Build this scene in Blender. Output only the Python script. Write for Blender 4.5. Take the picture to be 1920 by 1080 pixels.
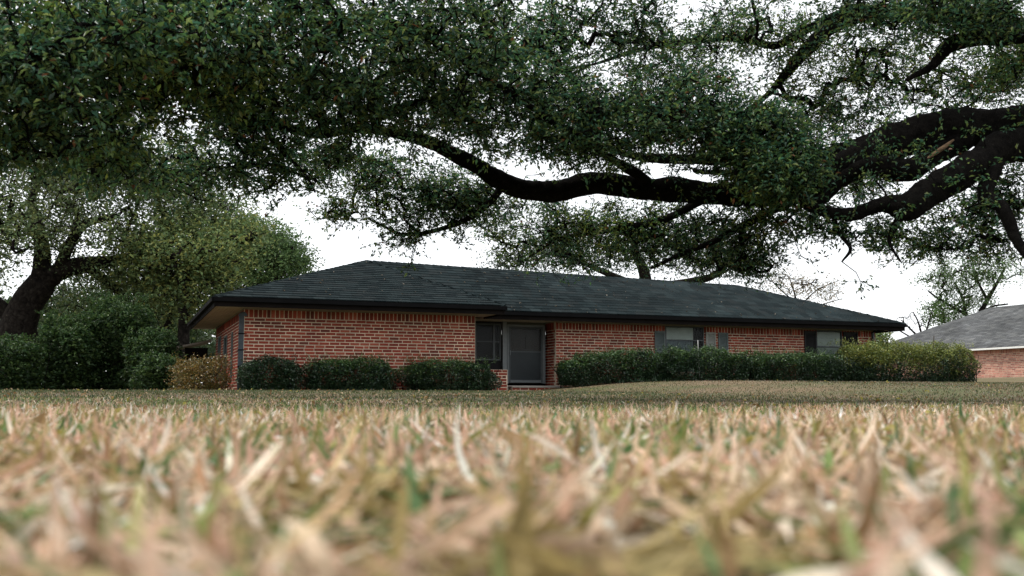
import bpy, math, random
import numpy as np
from mathutils import Vector, Matrix

random.seed(7)
rng = np.random.default_rng(7)
for o in list(bpy.data.objects):
    bpy.data.objects.remove(o)
scene = bpy.context.scene
COL = scene.collection
R = math.radians

# ------------------------------------------------------------------ camera
F = 1946.0                                   # focal length in photo pixels (1920 wide)
PITCH = math.atan(205.0 / F)
CAMZ = 0.13
cam_d = bpy.data.cameras.new('camera')
cam_d.sensor_width = 36.0
cam_d.lens = 36.0 * F / 1920.0
cam_d.clip_start = 0.02
cam_d.clip_end = 2000
cam_d.dof.use_dof = True
cam_d.dof.focus_distance = 26.0
cam_d.dof.aperture_fstop = 4.4
cam = bpy.data.objects.new('camera', cam_d)
COL.objects.link(cam)
cam.location = (0, 0, CAMZ)
cam.rotation_euler = (R(90) + PITCH, 0, 0)
scene.camera = cam

# ------------------------------------------------------------------ world, sun, exposure
SUN_EL, SUN_AZ = R(54), R(-78)               # azimuth clockwise from +Y: from the left, just behind the house front
world = bpy.data.worlds.new('World')
scene.world = world
world.use_nodes = True
wt = world.node_tree
wt.nodes.clear()
w_out = wt.nodes.new('ShaderNodeOutputWorld')
w_bg = wt.nodes.new('ShaderNodeBackground')
w_sky = wt.nodes.new('ShaderNodeTexSky')
w_sky.sky_type = 'NISHITA'
w_sky.sun_disc = False
w_sky.sun_elevation = SUN_EL
w_sky.sun_rotation = SUN_AZ
w_mix = wt.nodes.new('ShaderNodeMix')
w_mix.data_type = 'RGBA'
w_mix.inputs['Factor'].default_value = 0.9   # an unbroken veil of white cloud over the sky
w_mix.inputs['B'].default_value = (9.9, 10.1, 10.3, 1)
wt.links.new(w_sky.outputs['Color'], w_mix.inputs['A'])
wt.links.new(w_mix.outputs['Result'], w_bg.inputs['Color'])
w_bg.inputs['Strength'].default_value = 0.1
wt.links.new(w_bg.outputs['Background'], w_out.inputs['Surface'])

sun_d = bpy.data.lights.new('sun', 'SUN')
sun_d.energy = 2.0
sun_d.angle = R(12)
sun_d.color = (1.0, 0.95, 0.87)
sun = bpy.data.objects.new('sun', sun_d)
COL.objects.link(sun)
sdir = Vector((math.sin(SUN_AZ) * math.cos(SUN_EL), math.cos(SUN_AZ) * math.cos(SUN_EL), math.sin(SUN_EL)))
sun.rotation_euler = (-sdir).to_track_quat('-Z', 'Y').to_euler()

scene.view_settings.view_transform = 'Standard'
scene.view_settings.look = 'None'
scene.view_settings.gamma = 1.0
scene.view_settings.exposure = 0.6

# ------------------------------------------------------------------ materials
def new_mat(name):
    m = bpy.data.materials.new(name)
    m.use_nodes = True
    nt = m.node_tree
    return m, nt, nt.nodes['Principled BSDF']

def mat_plain(name, col, rough=0.7, var=0.25, scale=6.0, bump=0.0, spec=0.3, metal=0.0, stretch=(1, 1, 1), bscale=None):
    m, nt, b = new_mat(name)
    tc = nt.nodes.new('ShaderNodeTexCoord')
    mp = nt.nodes.new('ShaderNodeMapping')
    mp.inputs['Scale'].default_value = stretch
    nt.links.new(tc.outputs['Object'], mp.inputs['Vector'])
    n = nt.nodes.new('ShaderNodeTexNoise')
    n.inputs['Scale'].default_value = scale
    n.inputs['Detail'].default_value = 6
    n.inputs['Roughness'].default_value = 0.65
    nt.links.new(mp.outputs['Vector'], n.inputs['Vector'])
    r = nt.nodes.new('ShaderNodeValToRGB')
    r.color_ramp.elements[0].position = 0.3
    r.color_ramp.elements[1].position = 0.7
    r.color_ramp.elements[0].color = tuple(c * (1 - var) for c in col) + (1,)
    r.color_ramp.elements[1].color = tuple(min(1, c * (1 + var)) for c in col) + (1,)
    nt.links.new(n.outputs['Fac'], r.inputs['Fac'])
    nt.links.new(r.outputs['Color'], b.inputs['Base Color'])
    b.inputs['Roughness'].default_value = rough
    b.inputs['Specular IOR Level'].default_value = spec
    b.inputs['Metallic'].default_value = metal
    if bump:
        n2 = nt.nodes.new('ShaderNodeTexNoise')
        n2.inputs['Scale'].default_value = bscale or scale * 5
        n2.inputs['Detail'].default_value = 5
        nt.links.new(mp.outputs['Vector'], n2.inputs['Vector'])
        bp = nt.nodes.new('ShaderNodeBump')
        bp.inputs['Strength'].default_value = bump
        bp.inputs['Distance'].default_value = 0.02
        nt.links.new(n2.outputs['Fac'], bp.inputs['Height'])
        nt.links.new(bp.outputs['Normal'], b.inputs['Normal'])
    return m

def mat_attr(name, rough=0.6, spec=0.3, transl=0.0, noise=0.0, nscale=30.0, bump=0.0):
    """base colour from the mesh's own 'col' attribute, with a little grain"""
    m, nt, b = new_mat(name)
    a = nt.nodes.new('ShaderNodeAttribute')
    a.attribute_name = 'col'
    src = a.outputs['Color']
    if noise:
        tc = nt.nodes.new('ShaderNodeNewGeometry')
        n = nt.nodes.new('ShaderNodeTexNoise')
        n.inputs['Scale'].default_value = nscale
        n.inputs['Detail'].default_value = 4
        nt.links.new(tc.outputs['Position'], n.inputs['Vector'])
        mr = nt.nodes.new('ShaderNodeMapRange')
        mr.inputs['From Min'].default_value = 0.25
        mr.inputs['From Max'].default_value = 0.75
        mr.inputs['To Min'].default_value = 1 - noise
        mr.inputs['To Max'].default_value = 1 + noise
        nt.links.new(n.outputs['Fac'], mr.inputs['Value'])
        mx = nt.nodes.new('ShaderNodeVectorMath')
        mx.operation = 'SCALE'
        nt.links.new(src, mx.inputs[0])
        nt.links.new(mr.outputs['Result'], mx.inputs['Scale'])
        src = mx.outputs['Vector']
        if bump:
            bp = nt.nodes.new('ShaderNodeBump')
            bp.inputs['Strength'].default_value = bump
            bp.inputs['Distance'].default_value = 0.01
            nt.links.new(n.outputs['Fac'], bp.inputs['Height'])
            nt.links.new(bp.outputs['Normal'], b.inputs['Normal'])
    nt.links.new(src, b.inputs['Base Color'])
    b.inputs['Roughness'].default_value = rough
    b.inputs['Specular IOR Level'].default_value = spec
    if transl:
        out = nt.nodes['Material Output']
        t = nt.nodes.new('ShaderNodeBsdfTranslucent')
        nt.links.new(src, t.inputs['Color'])
        mix = nt.nodes.new('ShaderNodeMixShader')
        mix.inputs['Fac'].default_value = transl
        nt.links.new(b.outputs['BSDF'], mix.inputs[1])
        nt.links.new(t.outputs['BSDF'], mix.inputs[2])
        nt.links.new(mix.outputs['Shader'], out.inputs['Surface'])
    return m

def mat_glass(name):
    m, nt, b = new_mat(name)
    out = nt.nodes['Material Output']
    tr = nt.nodes.new('ShaderNodeBsdfTransparent')
    tr.inputs['Color'].default_value = (0.88, 0.91, 0.91, 1)
    gl = nt.nodes.new('ShaderNodeBsdfGlossy')
    gl.inputs['Roughness'].default_value = 0.18
    gl.inputs['Color'].default_value = (0.12, 0.12, 0.12, 1)
    fr = nt.nodes.new('ShaderNodeFresnel')
    fr.inputs['IOR'].default_value = 1.5
    mix = nt.nodes.new('ShaderNodeMixShader')
    nt.links.new(fr.outputs['Fac'], mix.inputs['Fac'])
    nt.links.new(tr.outputs['BSDF'], mix.inputs[1])
    nt.links.new(gl.outputs['BSDF'], mix.inputs[2])
    nt.links.new(mix.outputs['Shader'], out.inputs['Surface'])
    return m

def mat_bark(name, c0, c1, scale=1.0, disp=0.6, moss=0.0):
    m, nt, b = new_mat(name)
    g = nt.nodes.new('ShaderNodeNewGeometry')
    v = nt.nodes.new('ShaderNodeTexVoronoi')
    v.inputs['Scale'].default_value = 9 * scale
    v.feature = 'DISTANCE_TO_EDGE'
    n = nt.nodes.new('ShaderNodeTexNoise')
    n.inputs['Scale'].default_value = 5 * scale
    n.inputs['Detail'].default_value = 8
    n.inputs['Roughness'].default_value = 0.7
    nt.links.new(g.outputs['Position'], n.inputs['Vector'])
    ad = nt.nodes.new('ShaderNodeMix')
    ad.data_type = 'RGBA'
    ad.inputs['Factor'].default_value = 0.38
    nt.links.new(g.outputs['Position'], ad.inputs['A'])
    nt.links.new(n.outputs['Color'], ad.inputs['B'])
    nt.links.new(ad.outputs['Result'], v.inputs['Vector'])
    mul = nt.nodes.new('ShaderNodeMath')
    mul.operation = 'MULTIPLY_ADD'
    nt.links.new(v.outputs['Distance'], mul.inputs[0])
    mul.inputs[1].default_value = 0.8
    nt.links.new(n.outputs['Fac'], mul.inputs[2])
    r = nt.nodes.new('ShaderNodeValToRGB')
    r.color_ramp.elements[0].position = 0.42
    r.color_ramp.elements[1].position = 0.92
    r.color_ramp.elements[0].color = c0 + (1,)
    r.color_ramp.elements[1].color = c1 + (1,)
    lich = r.color_ramp.elements.new(0.985)            # lichen flecks
    lich.color = tuple(min(.3, c * 6) for c in c1) + (1,)
    nt.links.new(mul.outputs['Value'], r.inputs['Fac'])
    nt.links.new(r.outputs['Color'], b.inputs['Base Color'])
    b.inputs['Roughness'].default_value = 0.9
    b.inputs['Specular IOR Level'].default_value = 0.04
    bp = nt.nodes.new('ShaderNodeBump')
    bp.inputs['Strength'].default_value = disp
    bp.inputs['Distance'].default_value = 0.04
    nt.links.new(mul.outputs['Value'], bp.inputs['Height'])
    nt.links.new(bp.outputs['Normal'], b.inputs['Normal'])
    return m

M = dict(
    brick=mat_attr('brick', 0.85, 0.2, noise=0.35, nscale=40, bump=0.3),
    mortar=mat_plain('mortar', (0.55, 0.46, 0.35), 0.95, 0.32, 1.6, 0.3),
    shingle=mat_attr('asphalt_shingle', 0.95, 0.04, noise=0.3, nscale=60, bump=0.3),
    deck=mat_plain('roof_felt', (0.02, 0.022, 0.024), 0.9),
    dark_trim=mat_plain('dark_trim_paint', (0.007, 0.0055, 0.005), 0.8, 0.35, 3, 0.1, 0.06),
    gutter=mat_plain('gutter_metal', (0.004, 0.004, 0.0045), 0.7, 0.3, 2, 0, 0.06),
    soffit=mat_plain('soffit_paint', (0.36, 0.31, 0.25), 0.8, 0.15, 2, 0.05),
    frieze=mat_plain('frieze_paint', (0.20, 0.17, 0.14), 0.8, 0.2, 3),
    downspout=mat_plain('blue_black_metal', (0.022, 0.034, 0.045), 0.4, 0.6, 9, 0.0, 0.5),
    alum=mat_plain('aluminium_frame', (0.12, 0.135, 0.14), 0.45, 0.15, 8, 0, 0.5),
    dimframe=mat_plain('grey_window_frame', (0.06, 0.07, 0.074), 0.55, 0.2, 8),
    screen=mat_plain('dark_screen', (0.012, 0.014, 0.015), 0.55, 0.3, 3),
    kick=mat_plain('grey_door_panel', (0.018, 0.024, 0.027), 0.5, 0.2, 2),
    wood_door=mat_plain('stained_wood_door', (0.035, 0.02, 0.015), 0.5, 0.3, 4, stretch=(8, 8, 1)),
    glass=mat_glass('window_glass'),
    blind=mat_plain('pale_blind', (0.62, 0.66, 0.60), 0.8, 0.12, 3),
    curtain=mat_plain('grey_curtain', (0.20, 0.24, 0.26), 0.8, 0.15, 3, stretch=(9, 9, .4)),
    interior=mat_plain('dark_room', (0.012, 0.012, 0.013), 0.9),
    shutter_grey=mat_plain('grey_green_shutter', (0.10, 0.125, 0.125), 0.6, 0.2, 5),
    shutter_pale=mat_plain('pale_shutter', (0.26, 0.27, 0.25), 0.6, 0.2, 5),
    shutter_black=mat_plain('black_shutter', (0.008, 0.008, 0.009), 0.6, 0.3, 5),
    concrete=mat_plain('concrete', (0.32, 0.29, 0.26), 0.9, 0.2, 4, 0.2),
    bark=mat_bark('live_oak_bark', (0.003, 0.003, 0.003), (0.026, 0.023, 0.020), 2.6, 1.0),
    bark_far=mat_bark('far_bark', (0.006, 0.005, 0.0045), (0.032, 0.027, 0.023), 0.8),
    scar=mat_plain('pale_torn_wood', (0.16, 0.10, 0.055), 0.85, 0.5, 12, 0.6),
    oakleaf=mat_attr('live_oak_leaf', 0.4, 0.4, 0.42),
    leaf=mat_attr('leaf', 0.55, 0.25, 0.3),
    waxy=mat_attr('waxy_leaf', 0.36, 0.5, 0.15),
    grass=mat_attr('grass_blade', 0.6, 0.3, 0.3, noise=0.25, nscale=90),
    wood=mat_plain('weathered_stake', (0.05, 0.04, 0.035), 0.9),
    white=mat_plain('white_plastic', (0.7, 0.7, 0.68), 0.5, 0.1),
    nroof=mat_attr('grey_shingle', 0.9, 0.2, noise=0.25, nscale=12),
)

# ------------------------------------------------------------------ helpers
def ray(px, py):
    u = (540 - py) / F
    return np.array(((px - 960) / F, math.cos(PITCH) - math.sin(PITCH) * u, math.sin(PITCH) + math.cos(PITCH) * u))

def at(px, py, Y):
    """point on the ray of a photo pixel at distance Y in front of the camera"""
    r = ray(px, py)
    p = r * (Y / r[1])
    p[2] += CAMZ
    return p

def project(p):
    p = np.asarray(p, float)
    x, y, z = p[..., 0], p[..., 1], p[..., 2] - CAMZ
    fw = y * math.cos(PITCH) + z * math.sin(PITCH)
    up = -y * math.sin(PITCH) + z * math.cos(PITCH)
    return 960 + F * x / fw, 540 - F * up / fw, fw

def tag(o, label=None, cat=None, group=None, kind=None):
    if label: o['label'] = label
    if cat: o['category'] = cat
    if group: o['group'] = group
    if kind: o['kind'] = kind
    return o

def link(name, me, parent=None, kind=None):
    o = bpy.data.objects.new(name, me)
    COL.objects.link(o)
    if parent is not None:
        o.parent = parent
        if parent.type == 'EMPTY':
            o.location = -Vector(parent.location)
    if kind: o['kind'] = kind
    return o

def thing(name, loc, label, cat, group=None):
    o = bpy.data.objects.new(name, None)
    o.empty_display_size = 0.3
    COL.objects.link(o)
    o.location = Vector([float(c) for c in loc])
    tag(o, label, cat, group)
    return o

def mesh_np(name, verts, faces, mat, col=None, smooth=False):
    """verts (N,3), faces (M,k) numpy -> mesh, optional per-vertex colour"""
    me = bpy.data.meshes.new(name)
    verts = np.ascontiguousarray(verts, np.float32)
    faces = np.ascontiguousarray(faces, np.int32)
    k = faces.shape[1]
    me.vertices.add(len(verts))
    me.vertices.foreach_set('co', verts.ravel())
    me.loops.add(faces.size)
    me.loops.foreach_set('vertex_index', faces.ravel())
    me.polygons.add(len(faces))
    me.polygons.foreach_set('loop_start', np.arange(0, faces.size, k, dtype=np.int32))
    if smooth:
        me.polygons.foreach_set('use_smooth', np.ones(len(faces), bool))
    me.update(calc_edges=True)
    if col is not None:
        a = me.attributes.new('col', 'FLOAT_COLOR', 'POINT')
        c = np.ones((len(verts), 4), np.float32)
        c[:, :3] = col
        a.data.foreach_set('color', c.ravel())
    me.materials.append(mat)
    return me

class MB:
    """collects boxes and prisms for ONE mesh"""
    def __init__(self):
        self.v, self.f, self.c = [], [], []
    def add(self, vs, fs, col=(1, 1, 1)):
        n = len(self.v)
        self.v += [tuple(map(float, p)) for p in vs]
        self.f += [tuple(n + i for i in f) for f in fs]
        self.c += [col] * len(vs)
        return self
    def hexa(self, p, col=(1, 1, 1)):
        return self.add(p, [(0, 3, 2, 1), (4, 5, 6, 7), (0, 1, 5, 4), (1, 2, 6, 5), (2, 3, 7, 6), (3, 0, 4, 7)], col)
    def build(self, name, mat, parent=None, kind=None):
        me = bpy.data.meshes.new(name)
        me.from_pydata(self.v, [], self.f)
        a = me.attributes.new('col', 'FLOAT_COLOR', 'POINT')
        c = np.ones((len(self.v), 4), np.float32)
        c[:, :3] = np.array(self.c)
        a.data.foreach_set('color', c.ravel())
        me.materials.append(mat)
        me.update()
        return link(name, me, parent, kind)

# smooth value noise on a lattice, for scattering and colour patches
_tab = rng.random((64, 64, 64)).astype(np.float32)
def vnoise(p, scale=1.0, octaves=3):
    p = np.asarray(p, float) * scale
    if p.shape[1] == 2:
        p = np.column_stack([p, np.zeros(len(p))])
    out = np.zeros(len(p)); amp = 1.0; tot = 0
    for o in range(octaves):
        q = p * (2 ** o) + 17.3 * o
        i = np.floor(q).astype(int); f = q - i; f = f * f * (3 - 2 * f)
        acc = 0
        for dx in (0, 1):
            for dy in (0, 1):
                for dz in (0, 1):
                    w = (f[:, 0] if dx else 1 - f[:, 0]) * (f[:, 1] if dy else 1 - f[:, 1]) * (f[:, 2] if dz else 1 - f[:, 2])
                    acc = acc + w * _tab[(i[:, 0] + dx) % 64, (i[:, 1] + dy) % 64, (i[:, 2] + dz) % 64]
        out += amp * acc; tot += amp; amp *= 0.5
    return out / tot

def sstep(a, b, x):
    t = np.clip((np.asarray(x, float) - a) / (b - a), 0, 1)
    return t * t * (3 - 2 * t)

# ------------------------------------------------------------------ house frame: k along the front, d back from the front eave
TH = R(20.6)
CU, SU = math.cos(TH), math.sin(TH)
PX, PY = -7.9, 27.44
def hw(k, d, z):
    return (PX + CU * k - SU * d, PY + SU * k + CU * d, z)
def to_kd(x, y):
    return CU * (x - PX) + SU * (y - PY), -SU * (x - PX) + CU * (y - PY)

def ground(x, y):
    x = np.asarray(x, float); y = np.asarray(y, float)
    k, d = to_kd(x, y)
    H = 0.29 + 0.31 * sstep(8.6, 13.4, k)
    # in front of the door the ground stays low, the mound beside it is the raised bed under the hedge
    S = sstep(-25.5, -0.6, d)
    z = H * S
    z = z + 1.0 * sstep(27, 62, k) * sstep(-6, 30, d)          # the neighbour's lot lies higher
    pts = np.column_stack([np.ravel(x), np.ravel(y)])
    n = (vnoise(pts, 0.35, 2) - 0.5).reshape(np.shape(x))
    z = z + 0.030 * (1 - sstep(2.5, 9, y)) * sstep(-4, -1, y)      # a slight swell of the turf in front of the camera
    return z + n * 0.05 * sstep(2, 9, y) * (1 - 0.6 * S)

# ------------------------------------------------------------------ ground sheet
def lawn_colour(pts):
    """own colour of the turf: straw with greener patches"""
    k, d = to_kd(pts[:, 0], pts[:, 1])
    g = vnoise(pts, 0.22, 4)
    green = sstep(0.46, 0.62, g + 0.10 * sstep(9, 4, k) * sstep(-14, -6, d) - 0.03)
    return green

xs = np.concatenate([-np.geomspace(600, 32, 26), np.linspace(-30, 44, 150), np.geomspace(46, 600, 26)])
ys = np.concatenate([-np.geomspace(200, 3, 14), np.linspace(-2.5, 46, 170), np.geomspace(47, 900, 34)])
GX, GY = np.meshgrid(xs, ys)
GZ = ground(GX, GY)
gv = np.column_stack([GX.ravel(), GY.ravel(), GZ.ravel()])
nx, ny = len(xs), len(ys)
ii, jj = np.meshgrid(np.arange(nx - 1), np.arange(ny - 1))
q = (jj * nx + ii).ravel()
gf = np.column_stack([q, q + 1, q + 1 + nx, q + nx])

gm, nt, b = new_mat('lawn_turf')
geo = nt.nodes.new('ShaderNodeNewGeometry')
n1 = nt.nodes.new('ShaderNodeTexNoise'); n1.inputs['Scale'].default_value = 0.28; n1.inputs['Detail'].default_value = 7
n2 = nt.nodes.new('ShaderNodeTexNoise'); n2.inputs['Scale'].default_value = 30; n2.inputs['Detail'].default_value = 5
nt.links.new(geo.outputs['Position'], n1.inputs['Vector'])
nt.links.new(geo.outputs['Position'], n2.inputs['Vector'])
r1 = nt.nodes.new('ShaderNodeValToRGB')
r1.color_ramp.elements[0].position = 0.38; r1.color_ramp.elements[0].color = (0.17, 0.125, 0.075, 1)
r1.color_ramp.elements[1].position = 0.64; r1.color_ramp.elements[1].color = (0.085, 0.10, 0.04, 1)
nt.links.new(n1.outputs['Fac'], r1.inputs['Fac'])
r2 = nt.nodes.new('ShaderNodeValToRGB')
r2.color_ramp.elements[0].position = 0.3; r2.color_ramp.elements[0].color = (0.45, 0.45, 0.45, 1)
r2.color_ramp.elements[1].position = 0.7; r2.color_ramp.elements[1].color = (1.3, 1.3, 1.3, 1)
nt.links.new(n2.outputs['Fac'], r2.inputs['Fac'])
mm = nt.nodes.new('ShaderNodeMix'); mm.data_type = 'RGBA'; mm.blend_type = 'MULTIPLY'; mm.inputs['Factor'].default_value = 1
nt.links.new(r1.outputs['Color'], mm.inputs['A']); nt.links.new(r2.outputs['Color'], mm.inputs['B'])
nt.links.new(mm.outputs['Result'], b.inputs['Base Color'])
b.inputs['Roughness'].default_value = 0.95
b.inputs['Specular IOR Level'].default_value = 0.1
tag(link('lawn', mesh_np('lawn', gv, gf, gm, smooth=True)), kind='structure')

# ------------------------------------------------------------------ walls of real bricks
BRICK_COLS = [(0.235, 0.042, 0.025), (0.20, 0.035, 0.022), (0.27, 0.054, 0.032), (0.16, 0.030, 0.020), (0.23, 0.046, 0.027), (0.12, 0.030, 0.021), (0.30, 0.075, 0.045), (0.185, 0.042, 0.025), (0.22, 0.040, 0.024)]
def brick_box(L, h, depth):
    x, y, z = L / 2, depth, h / 2
    e = 0.004
    # front face slightly smaller than the back: worn arrises
    return [(-x, y, -z), (x, y, -z), (x, y, z), (-x, y, z), (-x + e, 0, -z + e), (x - e, 0, -z + e), (x - e, 0, z - e), (-x + e, 0, z - e)]
HEXF = [(0, 1, 2, 3), (4, 7, 6, 5), (0, 4, 5, 1), (1, 5, 6, 2), (2, 6, 7, 3), (3, 7, 4, 0)]

def lay_bricks(length, z0, z1, openings, bl=0.283, course=0.0905, soldier=0.26, joint=0.0195, spitch=0.118):
    """list of (s centre, z centre, length, height): running bond below a soldier course"""
    out = []
    zt = z1 - soldier
    nc = int((zt - z0) / course)
    for i in range(nc):
        zc = zt - (i + 0.5) * course
        s = -bl * (0.5 if i % 2 else 0.0) - rng.random() * 0.02
        while s < length:
            w = bl * (1 + rng.normal(0, 0.025)) * (0.52 if rng.random() < 0.035 else 1)
            a, e = max(s, 0) + joint / 2, min(s + w, length) - joint / 2
            s += w
            segs = [(a, e)]
            for (o0, o1, p0, p1) in openings:
                if p0 < zc < p1:
                    segs = [x for (u, v) in segs for x in ((u, min(v, o0)), (max(u, o1), v)) if x[1] - x[0] > 0.03]
            for (u, v) in segs:
                if v - u > 0.03:
                    out.append(((u + v) / 2, zc + rng.normal(0, 0.0016), v - u, course - joint))
    if soldier:
        s = 0
        while s < length - 0.03:
            w = min(spitch * (1 + rng.normal(0, 0.05)), length - s)
            mid = s + w / 2
            if not any(o0 < mid < o1 and p0 < z1 - soldier / 2 < p1 for (o0, o1, p0, p1) in openings):
                out.append((mid, z1 - soldier / 2, w - joint, soldier - joint))
            s += w
    return out

def brick_wall(name, parent, k0, d0, ang, length, z0, z1, openings=(), n_parts=0, zvis=0, cols=BRICK_COLS, frame=hw, base_ang=TH, thick=0.16, **kw):
    """wall from (k0,d0) running along ang (house frame); its outer face looks to the right-hand side of that run"""
    ca, sa = math.cos(ang), math.sin(ang)
    def W(s, off, z):                                   # off > 0 goes into the wall
        return frame(k0 + ca * s - sa * off, d0 + sa * s + ca * off, z)
    m = MB()
    # mortar slab, with the openings left free: vertical strips
    cuts = sorted({0, length, *[o[0] for o in openings], *[o[1] for o in openings]})
    for a, e in zip(cuts[:-1], cuts[1:]):
        mid = (a + e) / 2
        ops = sorted((p0, p1) for (o0, o1, p0, p1) in openings if o0 < mid < o1)
        zs = z0
        for (p0, p1) in ops + [(z1, z1)]:
            if p0 - zs > 0.02:
                m.hexa([W(a, .011, zs), W(e, .011, zs), W(e, thick, zs), W(a, thick, zs), W(a, .011, p0), W(e, .011, p0), W(e, thick, p0), W(a, thick, p0)])
            zs = p1
    wall = m.build(name, M['mortar'], parent)
    bricks = lay_bricks(length, z0, z1, openings, **kw)
    singles = []
    if n_parts:
        full = [i for i, b_ in enumerate(bricks) if b_[3] < 0.1 and b_[2] > 0.2 and b_[1] > zvis]
        full.sort(key=lambda i: -bricks[i][1])
        singles = set(full[:n_parts])
    rest = MB()
    L0, h0 = 0.263, 0.071
    protos = []
    for c in cols:
        pm = bpy.data.meshes.new('brick')
        pm.from_pydata(brick_box(L0, h0, 0.02), [], HEXF)
        a = pm.attributes.new('col', 'FLOAT_COLOR', 'POINT')
        a.data.foreach_set('color', np.tile(np.array(c + (1,), np.float32), 8))
        pm.materials.append(M['brick'])
        protos.append(pm)
    for i, (s, z, L, h) in enumerate(bricks):
        ci = int(rng.integers(len(cols)))
        prd = rng.normal(0, 0.0018)
        if i in singles:
            o = bpy.data.objects.new('brick', protos[ci])
            COL.objects.link(o)
            o.parent = wall
            o.location = W(s, prd, z)
            o.rotation_euler = (0, rng.normal(0, 0.004), base_ang + ang)
            o.scale = (L / L0, 1, h / h0)
        else:
            f = 1 + rng.normal(0, 0.10)
            col = tuple(x * f for x in cols[ci])
            rest.add([W(s + p[0], prd + p[1], z + p[2]) for p in brick_box(L, h, 0.02)], HEXF, col)
    if rest.v:
        rest.build('brickwork', M['brick'], wall, 'stuff')
    return wall

def hbox(m, k0, k1, d0, d1, z0, z1, col=(1, 1, 1), frame=hw):
    return m.hexa([frame(k0, d0, z0), frame(k1, d0, z0), frame(k1, d1, z0), frame(k0, d1, z0), frame(k0, d0, z1), frame(k1, d0, z1), frame(k1, d1, z1), frame(k0, d1, z1)], col)
def one(name, mat, parent, *a, frame=hw):
    m = MB(); hbox(m, *a, frame=frame)
    return m.build(name, mat, parent)

ZE = 2.81        # top of fascia / shingle edge
ZS = 2.60        # soffit
ZB = 0.0         # walls start below the turf
house = thing('brick_house', hw(0.9, 0.9, 0.3), 'long red brick ranch house with dark shingle hip roof behind the hedges', 'house')

WIN1 = (14.98, 16.50)      # window openings on the main front (k)
WIN2 = (21.13, 22.28)
DM = 2.63                   # main front wall
DD = 3.33                   # door plane
brick_wall('wall', house, 0.88, 0.88, 0.0, 6.72, ZB, ZS - 0.02, n_parts=300, zvis=0.95)['label'] = 'red brick wall of the projecting wing'
brick_wall('wall', house, 0.88, 9.9, -math.pi / 2, 9.0, ZB, ZS - 0.02, openings=[(5.75, 6.05, 0.7, 2.1), (3.3, 4.2, .7, 2.1), (1.2, 2.0, .2, 2.2)])['label'] = 'brick side wall under the wide soffit'
brick_wall('wall', house, 7.6, 1.04, math.pi / 2, 2.2, ZB, ZS - 0.02)
brick_wall('wall', house, 10.95, DD + .2, -math.pi / 2, DD + .2 - DM - .028, ZB, ZS - 0.02)
brick_wall('wall', house, 10.95, DM, 0.0, 12.81, ZB, ZS - 0.02, openings=[(WIN1[0] - 10.95, WIN1[1] - 10.95, 1.0, 2.7), (WIN2[0] - 10.95, WIN2[1] - 10.95, 1.0, 2.7)])['label'] = 'long brick front wall with two windows'
brick_wall('wall', house, 23.76, DM + .16, math.pi / 2, 7.1, ZB, ZS - 0.02)
one('rear_wall', M['mortar'], house, 1.04, 23.6, 9.74, 9.9, ZB, ZS - .02)

# roof: corner points (k, d, z)
A = np.array
eL, eV, eR = A((0, 0, ZE)), A((8.22, 0, ZE)), A((24.45, 1.85, ZE))
eM = A((8.1, 1.68, ZE - .005))
apex, rid = A((5.25, 5.4, 4.66)), A((20.2, 6.15, 4.46))
bL, bR = A((0, 10.8, ZE)), A((24.45, 10.8, ZE))
def kd(p): return A(hw(*p))
roof_m = MB()
def tri(*p): roof_m.add([kd(x) - A((0, 0, .012)) for x in p], [tuple(range(len(p)))])
tri(eL, eV, apex); tri(eM, eR, rid, apex); tri(bL, eL, apex); tri(eR, bR, rid); tri(bR, bL, apex, rid); tri(eV, A((8.22, 1.7, ZE)), apex)
roof = roof_m.build('roof', M['deck'], house)

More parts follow.
